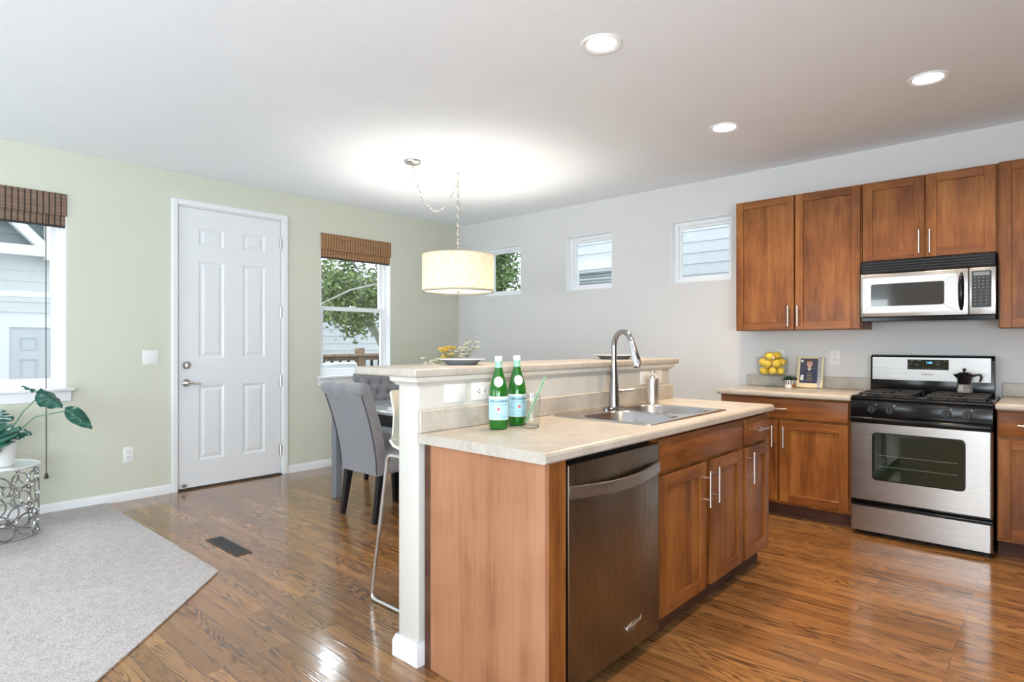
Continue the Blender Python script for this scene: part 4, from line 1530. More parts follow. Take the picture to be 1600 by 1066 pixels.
# ---- tumbler with a paper straw
GX, GY = 3.926, -3.230
t = thing('glass_tumbler', 'clear glass tumbler beside the green bottles, holding a straw', 'glass', (GX, GY, 0.9142))
bm = nb()
lathe(bm, [(0, 0.0), (0.033, 0.0), (0.035, 0.003), (0.041, 0.140), (0.0385, 0.140), (0.033, 0.014), (0, 0.012)], (GX, GY, 0.9142), 36)
obj('tumbler_body', bm, M['thin_glass'], t)
bm = nb()
lathe(bm, [(0, 0.001), (0.032, 0.001), (0.0335, 0.004), (0.0335, 0.011), (0, 0.0115)], (GX, GY, 0.9142), 36)
obj('glass_base', bm, M['clear'], t)
s0, s1 = Vector((GX - 0.024, GY - 0.010, 0.934)), Vector((GX + 0.068, GY + 0.010, 1.128))
t = thing('paper_straw', 'green paper straw with white dots leaning in the tumbler', 'straw', s0)
bm = nb()
cyl(bm, s0, s1, 0.0045, seg=12)
obj('straw_tube', bm, M['straw_g'], t)
bm = nb()
ax = (s1 - s0)
u_, v_ = ring_frame(ax)
for k in range(30):
    c = s0 + ax * ((k + 0.5) / 30)
    for q in range(3):
        a = q * 2 * PI / 3 + (k % 2) * PI / 3
        nd = u_ * math.cos(a) + v_ * math.sin(a)
        sph(bm, c + nd * 0.0040, 0.0024, seg=6, rings=4)
obj('white_dots', bm, M['label_white'], t)

# ---- bowls/plates on the bar
def plate_on_bar(loc, r, label):
    t = thing('shallow_plate', label, 'plate', loc, 'stoneware plates on the bar')
    bm = nb()
    lathe(bm, [(0, 0.0), (r * 0.62, 0.0), (r * 0.66, 0.003), (r * 0.80, 0.018), (r, 0.023), (r, 0.026), (r * 0.8, 0.022), (r * 0.62, 0.006), (0, 0.005)], loc, 48)
    obj('dish', bm, M['porcelain'], t)
    bm = nb()
    lathe(bm, [(r * 0.985, 0.0245), (r * 1.006, 0.0235), (r * 1.008, 0.0265), (r * 0.985, 0.0275)], loc, 48, closed=True)
    obj('rim_glaze', bm, M['porcelain_w'], t)
plate_on_bar((3.492, -3.222, 1.1682), 0.108, 'grey shallow plate on the bar above the green bottles')
plate_on_bar((3.49, -1.90, 1.1682), 0.135, 'pale shallow plate on the bar behind the faucet')

# ------------------------------------------------------------------ range
t = thing('gas_range', 'stainless and black gas range between the base cabinets', 'stove', (4.911, -0.35, 0))
RX0, RX1 = 4.537, 5.285
tfr = face_ny(-0.615)
bm = nb()
box(bm, RX0, RX1, -0.615, -0.03, 0.03, 0.895, 0.002)
box(bm, RX0 + 0.02, RX1 - 0.02, -0.58, -0.05, 0.0, 0.03)
obj('body', bm, M['black'], t)
bm = nb()
def wrap_panel(bm, v0, v1, w, r=0.018):
    """steel sheet with rolled left and right edges"""
    n = 5
    pr = [(RX0, 0.002)]
    for k in range(n + 1):
        a = PI / 2 * k / n
        pr.append((RX0 + r * (1 - math.cos(a)), w - r + r * math.sin(a)))
    for k in range(n + 1):
        a = PI / 2 * (1 - k / n)
        pr.append((RX1 - r * (1 - math.cos(a)), w - r + r * math.sin(a)))
    pr.append((RX1, 0.002))
    prism(bm, [(u, v0, w_) for u, w_ in pr], (0, v1 - v0, 0), tf=tfr)
wrap_panel(bm, 0.24, 0.743, 0.045)
od = obj('oven_door', bm, M['steel'], t)
bm = nb()
wu0, wu1, wv0, wv1 = 4.672, 5.150, 0.382, 0.680
pts_ = rrect(wu0, wu1, wv0, wv1, 0.02, 4)
prism(bm, [(u, v, 0.0445) for u, v in pts_], (0, 0, 0.0022), tf=tfr)
gl = obj('oven_window', bm, M['oven_glass'], od)
bm = nb()
pi_, po_ = rrect(wu0, wu1, wv0, wv1, 0.02, 4), rrect(wu0 - 0.007, wu1 + 0.007, wv0 - 0.007, wv1 + 0.007, 0.026, 4)
t_ = nb()
A = [t_.verts.new((u, v, 0.0475)) for u, v in pi_]
B = [t_.verts.new((u, v, 0.0455)) for u, v in po_]
for i in range(len(A)):
    j = (i + 1) % len(A)
    t_.faces.new((A[i], A[j], B[j], B[i]))
merge(bm, t_, tfr)
obj('window_bezel', bm, M['black'], od)
bm = nb()
for zz in (0.47, 0.54):
    tube(bm, [tfr(wu0 + 0.03, zz, 0.0468), tfr(wu1 - 0.03, zz, 0.0468)], 0.0012, 5)
obj('rack_lines', bm, M['lcd'], gl)
bm = nb()
wrap_panel(bm, 0.034, 0.196, 0.043)
obj('storage_drawer', bm, M['steel'], t)
bm = nb()
box(bm, RX0, RX1, 0.197, 0.216, 0.0, 0.036, 0.006, tf=tfr, seg=2)
box(bm, RX0, RX1, 0.222, 0.238, 0.0, 0.03, 0.005, tf=tfr, seg=2)
obj('drawer_grip', bm, M['black'], t)
bm = nb()
box(bm, RX0 + 0.001, RX1 - 0.001, 0.752, 0.785, 0.034, 0.072, 0.011, tf=tfr, seg=3)
box(bm, RX0 + 0.001, RX0 + 0.05, 0.752, 0.78, 0.0, 0.04, 0.004, tf=tfr)
box(bm, RX1 - 0.05, RX1 - 0.001, 0.752, 0.78, 0.0, 0.04, 0.004, tf=tfr)
box(bm, RX0, RX1, 0.744, 0.79, 0.0, 0.030, 0.003, tf=tfr)
obj('oven_handle', bm, M['black'], t)
bm = nb()
prism(bm, [tfr(RX0, 0.79, 0.0), tfr(RX0, 0.79, 0.040), tfr(RX0, 0.875, 0.030), tfr(RX0, 0.897, 0.018), tfr(RX0, 0.897, 0.0)], (RX1 - RX0, 0, 0), b=0.003)
pn = obj('control_panel', bm, M['black'], t)
for ku in (4.662, 4.765, 5.062, 5.163):
    bm = nb()
    a0, a1 = Vector(tfr(ku, 0.833, 0.034)), Vector(tfr(ku, 0.835, 0.068))
    cyl(bm, a0, a0 + (a1 - a0) * 0.35, 0.026, 0.024, 24)
    cyl(bm, a0 + (a1 - a0) * 0.3, a1, 0.021, 0.018, 24)
    box(bm, -0.0045, 0.0045, -0.021, 0.021, 0.0, 0.008, 0.002, tf=lambda a, b, c, k=ku: tfr(k + a, 0.835 + b, 0.066 + c))
    kn = obj('knob', bm, M['black_plastic'], t)
    bm = nb()
    box(bm, ku + 0.018, ku + 0.026, 0.862, 0.868, 0.0355 - 0.006, 0.0365 - 0.005, tf=tfr)
    obj('knob_mark', bm, M['print'], kn)
bm = nb()
box(bm, RX0 - 0.001, RX1 + 0.001, -0.642, -0.085, 0.893, 0.912, 0.006, seg=2)
box(bm, RX0 + 0.0, RX0 + 0.018, -0.62, -0.09, 0.911, 0.92, 0.004)
box(bm, RX1 - 0.018, RX1, -0.62, -0.09, 0.911, 0.92, 0.004)
box(bm, RX0 + 0.0, RX1, -0.63, -0.612, 0.911, 0.918, 0.004)
obj('cooktop', bm, M['black'], t)
for gx in (4.727, 5.095):
    bm = nb()
    g0, g1 = gx - 0.145, gx + 0.145
    for (xa, ya, xb, yb) in ((g0, -0.585, g1, -0.585), (g0, -0.115, g1, -0.115), (g0, -0.585, g0, -0.115), (g1, -0.585, g1, -0.115), (g0, -0.35, g1, -0.35)):
        box(bm, min(xa, xb) - 0.006, max(xa, xb) + 0.006, min(ya, yb) - 0.006, max(ya, yb) + 0.006, 0.926, 0.938, 0.002)
    for by in (-0.468, -0.232):
        for k in range(4):
            a = k * PI / 2 + PI / 4 * 0
            ddx, ddy = math.cos(a), math.sin(a)
            x_in, y_in = gx + ddx * 0.035, by + ddy * 0.035
            x_o, y_o = gx + ddx * 0.145, by + ddy * 0.117
            box(bm, min(x_in, x_o) - 0.005, max(x_in, x_o) + 0.005, min(y_in, y_o) - 0.005, max(y_in, y_o) + 0.005, 0.926, 0.939, 0.002)
    for xa in (g0, g1):
        for ya in (-0.585, -0.115, -0.35):
            box(bm, xa - 0.007, xa + 0.007, ya - 0.007, ya + 0.007, 0.911, 0.93, 0.001)
    gr = obj('burner_grate', bm, M['black_matte'], t)
    for by in (-0.468, -0.232):
        bm = nb()
        lathe(bm, [(0, 0.0), (0.055, 0.0), (0.05, 0.006), (0.034, 0.008), (0.034, 0.013), (0.03, 0.015), (0, 0.015)], (gx, by, 0.9115), 24)
        obj('burner', bm, M['black_matte'], t)
# back guard
tfg = face_ny(-0.03)
bm = nb()
pf = [(-0.03, 0.90), (-0.095, 0.90), (-0.092, 0.985), (-0.085, 1.15), (-0.075, 1.175), (-0.055, 1.183), (-0.03, 1.183)]
prism(bm, [(RX0 + 0.004, y, z) for y, z in pf], (RX1 - RX0 - 0.03, 0, 0), b=0.004)
bgd = obj('back_guard', bm, M['black'], t)
bm = nb()
def slope(u, v, w_):
    # front of the back guard between z 1.0 and 1.165 leans back a little
    k = (v - 0.985) / (1.15 - 0.985)
    return (u, -0.0925 + 0.004 * k - 0.0005 - w_, v)
grid_solid(bm, [RX0 + 0.018, RX1 - 0.046], [1.005, 1.166], [], -0.004, 0.004, slope)
box(bm, RX0 + 0.016, RX1 - 0.044, 1.028, 1.031, 0.003, 0.0055, tf=slope)
pl_ = obj('steel_fascia', bm, M['steel_fascia'], bgd)
bm = nb()
box(bm, 4.772, 5.012, 1.082, 1.152, 0.0038, 0.0055, 0.001, tf=slope)
ds = obj('display_panel', bm, M['oven_glass'], bgd)
bm = nb()
tb = text_mesh('1:05', 0.022, depth=0.0002, offset=0.0005)
merge(bm, tb, lambda u, v, w_: slope(u + 4.900, v + 1.130, w_ + 0.0062), 0)
for k in range(12):
    tb = text_mesh(str(k) if k < 10 else ('+', '-')[k - 10], 0.009, depth=0.0002)
    merge(bm, tb, lambda u, v, w_, k=k: slope(u + 4.787 + k * 0.0190, v + 1.092, w_ + 0.0062), 1)
for (u0, v0, s_) in ((4.80, 1.144, 'BAKE'), (4.845, 1.144, 'BROIL'), (4.79, 1.122, 'CLEAN'), (4.825, 1.115, 'TIMER'), (4.95, 1.135, 'START'), (4.95, 1.118, 'COOK'), (4.99, 1.142, 'OFF')):
    tb = text_mesh(s_, 0.0075, depth=0.0002)
    merge(bm, tb, lambda u, v, w_, a=u0, b=v0: slope(u + a, v + b, w_ + 0.0062), 1)
obj('display_print', bm, [M['display'], M['print']], bgd, smooth=0)
bm = nb()
tb = text_mesh('Whirlpool', 0.017, depth=0.0006, shear=0.25, offset=0.0003)
merge(bm, tb, lambda u, v, w_: slope(u + 4.888, v + 1.050, w_ + 0.006), 0)
obj('badge', bm, M['chrome'], bgd, smooth=0)

# ---- moka pot
KX, KY, KZ = 5.108, -0.215, 0.9395
t = thing('moka_pot', 'stovetop coffee maker with black top on the right rear burner', 'coffee pot', (KX, KY, KZ))
def octa(bm, prof, c, seg=8):
    lathe(bm, prof, c, seg)
bm = nb()
octa(bm, [(0, 0), (0.046, 0), (0.047, 0.006), (0.043, 0.03), (0.037, 0.052), (0.037, 0.056), (0, 0.056)], (KX, KY, KZ))
obj('boiler', bm, M['steel'], t, smooth=20)
bm = nb()
octa(bm, [(0, 0.055), (0.037, 0.055), (0.034, 0.062), (0.036, 0.075), (0.044, 0.122), (0, 0.122)], (KX, KY, KZ))
prism(bm, [(KX - 0.036, KY - 0.012, KZ + 0.121), (KX - 0.066, KY - 0.002, KZ + 0.123), (KX - 0.066, KY + 0.002, KZ + 0.123), (KX - 0.036, KY + 0.012, KZ + 0.121), (KX - 0.036, KY, KZ + 0.085)], (0.004, 0, 0))
obj('pouring_chamber', bm, M['black'], t, smooth=20)
bm = nb()
octa(bm, [(0.045, 0.121), (0.046, 0.124), (0.024, 0.136), (0.0, 0.137)], (KX, KY, KZ))
ld = obj('lid', bm, M['black'], t, smooth=20)
bm = nb()
lathe(bm, [(0.004, 0.136), (0.006, 0.142), (0.010, 0.150), (0.009, 0.160), (0, 0.164)], (KX, KY, KZ), 12)
obj('lid_knob', bm, M['black_plastic'], ld)
bm = nb()
tube(bm, [(KX + 0.040, KY, KZ + 0.112), (KX + 0.062, KY, KZ + 0.120), (KX + 0.083, KY, KZ + 0.122), (KX + 0.090, KY, KZ + 0.110), (KX + 0.086, KY, KZ + 0.085), (KX + 0.080, KY, KZ + 0.075)], [0.008, 0.0065, 0.007, 0.0075, 0.007, 0.005], 8)
obj('handle', bm, M['black_plastic'], t)

# ------------------------------------------------------------------ microwave over the range
t = thing('microwave_oven', 'over-the-range microwave under the short wall cabinet', 'microwave', (4.911, -0.2, 1.415))
tfm = face_ny(-0.37)
bm = nb()
box(bm, 4.54, 5.284, -0.37, -0.002, 1.417, 1.836, 0.002)
obj('housing', bm, M['black'], t)
bm = nb()
box(bm, 4.542, 5.282, 1.748, 1.834, 0.0, 0.026, 0.004, tf=tfm)
vt = obj('vent_grille', bm, M['black'], t)
for k in range(4):
    bm = nb()
    box(bm, 4.556, 5.268, 1.758 + k * 0.018, 1.768 + k * 0.018, 0.024, 0.031, 0.002, tf=tfm)
    obj('louvre', bm, M['black_plastic'], vt)
bm = nb()
mu0, mu1 = 4.542, 5.146
box(bm, mu0, mu1, 1.448, 1.742, 0.0, 0.030, 0.004, tf=tfm, seg=2)
dr = obj('door', bm, M['steel'], t)
# raised picture frame leading down to the glass
bm = nb()
og = [(4.556, 1.474), (5.085, 1.474), (5.085, 1.715), (4.556, 1.715)]
ig = [(4.607, 1.520), (5.022, 1.520), (5.022, 1.672), (4.607, 1.672)]
t_ = nb()
A = [t_.verts.new((u, v, 0.0315)) for u, v in og]
B = [t_.verts.new((u, v, 0.0240 + 0.006)) for u, v in ig]
for i in range(4):
    j = (i + 1) % 4
    t_.faces.new((A[i], A[j], B[j], B[i]))
merge(bm, t_, tfm)
for (p, q) in zip(og, ig):
    tube(bm, [tfm(p[0], p[1], 0.0315), tfm(q[0], q[1], 0.0305)], 0.0012, 5, mi=1)
obj('door_frame', bm, [M['steel'], M['lcd']], dr, smooth=0)
bm = nb()
prism(bm, [(u, v, 0.0300) for u, v in rrect(4.607, 5.022, 1.520, 1.672, 0.012, 4)], (0, 0, 0.0022), tf=tfm)
obj('door_window', bm, M['mw_glass'], dr)
bm = nb()
pth = []
for k in range(9):
    s = k / 8
    pth.append(tfm(5.112, 1.478 + 0.238 * s, 0.036 + 0.020 * math.sin(PI * s)))
tube(bm, pth, [0.006, 0.013, 0.015, 0.016, 0.016, 0.016, 0.015, 0.013, 0.006], 12)
obj('handle', bm, M['black'], dr)
bm = nb()
box(bm, 5.150, 5.283, 1.448, 1.742, 0.0, 0.030, 0.004, tf=tfm, seg=2)
cpn = obj('control_fascia', bm, M['steel'], t)
bm = nb()
prism(bm, [(u, v, 0.0298) for u, v in rrect(5.163, 5.262, 1.492, 1.722, 0.008, 3)], (0, 0, 0.002), tf=tfm)
box(bm, 5.172, 5.254, 1.692, 1.714, 0.0312, 0.0328, 0, 1, tfm)
kp = obj('keypad', bm, [M['black_plastic'], M['lcd']], cpn)
bm = nb()
r_ = random.Random(3)
for i in range(9):
    for j in range(4 if i < 4 else 3):
        u0 = 5.176 + j * (0.0205 if i < 4 else 0.029)
        v0 = 1.678 - i * 0.0205
        sz_ = (0.0075, 0.0022) if i < 4 else (0.0032, 0.0042)
        box(bm, u0 - sz_[0] / 2 + 0.004, u0 + sz_[0] / 2 + 0.004, v0 - sz_[1] / 2, v0 + sz_[1] / 2, 0.0316, 0.0322, tf=tfm)
obj('key_print', bm, M['print'], kp, smooth=0)
bm = nb()
box(bm, 4.545, 5.282, 1.416, 1.446, 0.0, 0.020, 0.004, tf=tfm)
obj('bottom_trim', bm, M['black'], t)

# ------------------------------------------------------------------ lemons, succulent, cookbook
LX, LY, LZ = 3.860, -0.155, 0.9142
t = thing('trifle_bowl', 'footed clear glass bowl of lemons on the worktop', 'bowl', (LX, LY, LZ))
bm = nb()
lathe(bm, [(0, 0.0), (0.055, 0.0), (0.056, 0.004), (0.03, 0.014), (0.012, 0.03), (0.010, 0.05), (0.017, 0.065), (0.011, 0.078), (0.014, 0.09), (0.0, 0.092)], (LX, LY, LZ), 28)
obj('glass_foot', bm, M['thin_glass'], t)
bm = nb()
lathe(bm, [(0, 0.090), (0.085, 0.094), (0.108, 0.108), (0.116, 0.135), (0.118, 0.245), (0.1155, 0.245), (0.1135, 0.136), (0.106, 0.111), (0.084, 0.0975), (0, 0.094)], (LX, LY, LZ), 44)
obj('glass_bowl', bm, M['thin_glass'], t)
lem = nb()
prof = [(0, -0.044), (0.004, -0.043), (0.008, -0.038), (0.018, -0.032), (0.027, -0.020), (0.031, 0.0), (0.027, 0.020), (0.018, 0.031), (0.010, 0.037), (0.005, 0.043), (0, 0.045)]
lathe(lem, prof, (0, 0, 0), 18)
lemo = obj('lemon', lem, M['lemon'])
camd = Vector((5.572 - LX, -5.172 - LY, 0)).normalized()
sidev = Vector((-camd.y, camd.x, 0))
spots = [  # (right, towards camera, height, label)
    (-0.066, 0.040, 0.130, 'lemon in the glass bowl, lower left against the side'),
    (0.000, 0.070, 0.128, 'lemon at the bottom front of the glass bowl'),
    (0.064, 0.040, 0.130, 'lemon in the glass bowl, lower right against the side'),
    (-0.045, -0.045, 0.132, 'lemon at the back of the bowl, lower left layer'),
    (0.030, -0.055, 0.132, 'lemon at the back of the bowl, lower right layer'),
    (-0.076, 0.010, 0.200, 'lemon against the left side of the bowl rim'),
    (-0.030, 0.066, 0.180, 'lemon in the front middle of the bowl, left of centre'),
    (0.033, 0.064, 0.188, 'lemon in the front middle of the bowl, right of centre'),
    (0.074, 0.012, 0.205, 'lemon against the right side of the bowl rim'),
    (0.002, -0.010, 0.192, 'lemon in the heart of the pile, mostly hidden'),
    (-0.012, 0.045, 0.242, 'lemon near the top of the pile, left of the topmost one'),
    (0.030, 0.010, 0.252, 'topmost lemon of the pile in the glass bowl'),
    (-0.030, -0.040, 0.250, 'lemon at the top back of the pile, by the outlet'),
    (0.030, -0.062, 0.215, 'lemon at the back right of the pile')]
rl = random.Random(11)
cen_ = [Vector((a * 0.95, b_ * 0.95, h_)) for a, b_, h_, _l in spots]
for _ in range(400):                     # let the lemons push each other apart inside the bowl
    for p in range(len(cen_)):
        for q in range(p):
            d_ = cen_[p] - cen_[q]
            if d_.length < 0.067:
                k_ = d_.normalized() * (0.067 - d_.length) * 0.5
                cen_[p] += k_
                cen_[q] -= k_
    for p in cen_:
        rr_ = math.hypot(p.x, p.y)
        lim = 0.079 if p.z > 0.15 else 0.070
        if rr_ > lim:
            p.x, p.y = p.x * lim / rr_, p.y * lim / rr_
        p.z = max(p.z, 0.132)
for i, (a, b_, h_, lab) in enumerate(spots):
    o = lemo if i == 0 else lemo.copy()
    if i:
        COL.objects.link(o)
    p = Vector((LX, LY, LZ + cen_[i].z)) + sidev * cen_[i].x + camd * cen_[i].y
    o.scale = (0.98, 0.98, 0.86)
    o.location = p
    o.rotation_euler = (rl.uniform(0.7, 2.2), rl.uniform(-0.5, 0.5), rl.uniform(0, 6))
    tag(o, lab, 'lemon', 'lemons in the glass bowl')

# small potted succulent
QX, QY, QZ = 3.995, -0.150, 0.9142
t = thing('potted_succulent', 'tiny dark succulent in a white and copper pot beside the cookbook', 'potted plant', (QX, QY, QZ))
bm = nb()
lathe(bm, [(0, 0), (0.034, 0), (0.037, 0.003), (0.041, 0.062), (0.038, 0.062), (0.036, 0.05), (0, 0.05)], (QX, QY, QZ), 32)
pt = obj('pot', bm, M['pot'], t)
bm = nb()
az = math.atan2(-5.172 - QY, 5.572 - QX)
for k in range(7):
    a = az - 1.2 + k * 0.42
    band(bm, QX, QY, [(0.0395, QZ + 0.028), (0.0413, QZ + 0.056)], a, a + 0.2, 3, 0)
band(bm, QX, QY, [(0.0375, QZ + 0.004), (0.0395, QZ + 0.03)], az + 0.25, az + 1.3, 8, 1)
obj('pot_pattern', bm, [M['book_cover'], M['copper']], pt)
bm = nb()
for k in range(34):
    a = k * 2.4
    rr = 0.010 + 0.030 * (k / 34)
    tilt = 0.3 + 0.9 * k / 34
    L_ = 0.030 + 0.012 * rl.random()
    d = Vector((math.cos(a) * math.sin(tilt), math.sin(a) * math.sin(tilt), math.cos(tilt)))
    b0 = Vector((QX + rr * 0.5 * math.cos(a), QY + rr * 0.5 * math.sin(a), QZ + 0.05))
    tube(bm, [b0, b0 + d * L_ * 0.5, b0 + d * L_, b0 + d * L_ * 1.3], [0.004, 0.007, 0.005, 0.0008], 6)
obj('leaves', bm, M['succ'], t)

# cookbook leaning on the wall
ux = Vector((0.995, 0.10, 0)).normalized()
lean = Vector((0, 0.055, 0.25)).normalized()
b0 = Vector((4.020, -0.092, 0.919))
nrm = ux.cross(lean).normalized()
if nrm.y > 0:
    nrm = -nrm
def bk(u, v, w_):
    return tuple(b0 + ux * u + lean * v + nrm * w_)
t = thing('cookbook', 'cookbook with a man in a navy jumper on its cover leaning on the wall', 'book', b0)
BW, BH = 0.190, 0.246
bm = nb()
box(bm, 0.003, BW - 0.002, 0.003, BH - 0.003, -0.018, -0.002, tf=bk)
obj('pages', bm, M['book_page'], t, smooth=0)
bm = nb()
box(bm, 0, BW, 0, BH, -0.002, 0.0, tf=bk)
box(bm, 0, BW, 0, BH, -0.020, -0.018, tf=bk)
box(bm, BW - 0.002, BW, 0, BH, -0.0182, -0.0018, tf=bk)
cv = obj('cover', bm, M['book_page'], t, smooth=0)
bm = nb()
box(bm, 0.022, 0.150, 0.034, BH - 0.014, 0.0, 0.0006, 0, 0, bk)
box(bm, 0.150, 0.174, 0.0, BH, 0.0, 0.0006, 0, 1, bk)
# the man: shoulders, neck, head, hair, collar
def flat(pts, z, mi):
    t_ = nb()
    t_.faces.new([t_.verts.new((u, v, z)) for u, v in pts])
    merge(bm, t_, bk, mi)
flat([(0.034, 0.036), (0.148, 0.036), (0.148, 0.09), (0.134, 0.135), (0.108, 0.150), (0.072, 0.150), (0.046, 0.132), (0.036, 0.09)], 0.0009, 2)
flat([(0.078, 0.146), (0.102, 0.146), (0.100, 0.172), (0.080, 0.172)], 0.0011, 3)
flat([(0.076, 0.152), (0.090, 0.130), (0.104, 0.152), (0.100, 0.158), (0.090, 0.142), (0.080, 0.158)], 0.0012, 4)
flat([(0.090 + 0.0205 * math.cos(a * PI / 8), 0.190 + 0.029 * math.sin(a * PI / 8)) for a in range(16)], 0.0013, 3)
flat([(0.090 + 0.0225 * math.cos(a * PI / 8), 0.197 + 0.028 * math.sin(a * PI / 8)) for a in range(0, 9)], 0.0012, 5)
flat([(0.0705, 0.205), (0.1095, 0.205), (0.106, 0.220), (0.090, 0.2255), (0.074, 0.220)], 0.0015, 5)
for cx_ in (0.082, 0.098):
    ring = [bk(cx_ + 0.0062 * math.cos(a * PI / 6), 0.193 + 0.005 * math.sin(a * PI / 6), 0.0016) for a in range(12)]
    tube(bm, ring, 0.0007, 4, mi=5, closed=True)
flat([(0.083, 0.176), (0.097, 0.176), (0.094, 0.172), (0.086, 0.172)], 0.0016, 4)
flat([(0.036 + 0.010 * math.cos(a * PI / 8), 0.210 + 0.010 * math.sin(a * PI / 8)) for a in range(16)], 0.001, 4)
flat([(0.026, 0.060), (0.050, 0.056), (0.052, 0.100), (0.030, 0.100)], 0.0012, 4)
obj('cover_print', bm, [M['book_cover'], M['book_spine'], M['navy'], M['skin'], M['pot'], M['hair']], cv, smooth=0)
bm = nb()
for (s_, v0) in (('GOOD', 0.112), ('SIMPLE', 0.094), ('FOOD', 0.076), ('COOKED', 0.058)):
    tb = text_mesh(s_, 0.0115, depth=0.0001)
    merge(bm, tb, lambda u, v, w_, vv=v0: bk(u + 0.092, v + vv, w_ + 0.0013), 0)
obj('cover_lettering', bm, M['gold'], cv, smooth=0)

# ------------------------------------------------------------------ dining table, chairs, stool, flowers
TX0, TX1, TY0, TY1 = 1.125, 2.45, -2.49, -0.86
t = thing('dining_table', 'dining table with pale glossy top behind the bar', 'table', ((TX0 + TX1) / 2, (TY0 + TY1) / 2, 0))
bm = nb()
box(bm, TX0, TX1, TY0, TY1, 0.735, 0.76, 0.004, seg=2)
obj('table_top', bm, M['table_top'], t)
bm = nb()
grid_solid(bm, [TX0 + 0.05, TX1 - 0.05], [TY0 + 0.05, TY1 - 0.05], [(TX0 + 0.08, TX1 - 0.08, TY0 + 0.08, TY1 - 0.08)], 0.64, 0.7345, uvxy)
obj('apron', bm, M['table_dark'], t, smooth=0)  # dark colour stands in for the shade below the top
for lx in (TX0 + 0.012, TX1 - 0.072):
    for ly in (TY0 + 0.012, TY1 - 0.072):
        bm = nb()
        box(bm, lx, lx + 0.06, ly, ly + 0.06, 0.0, 0.7345, 0.004)
        obj('leg', bm, M['table_leg'], t)
bm = nb()
box(bm, 1.70, 2.05, -2.05, -1.30, 0.0, 0.64, 0.01)
obj('under_table_shade', bm, M['table_dark'], t)  # dark block added as the shade beneath the table

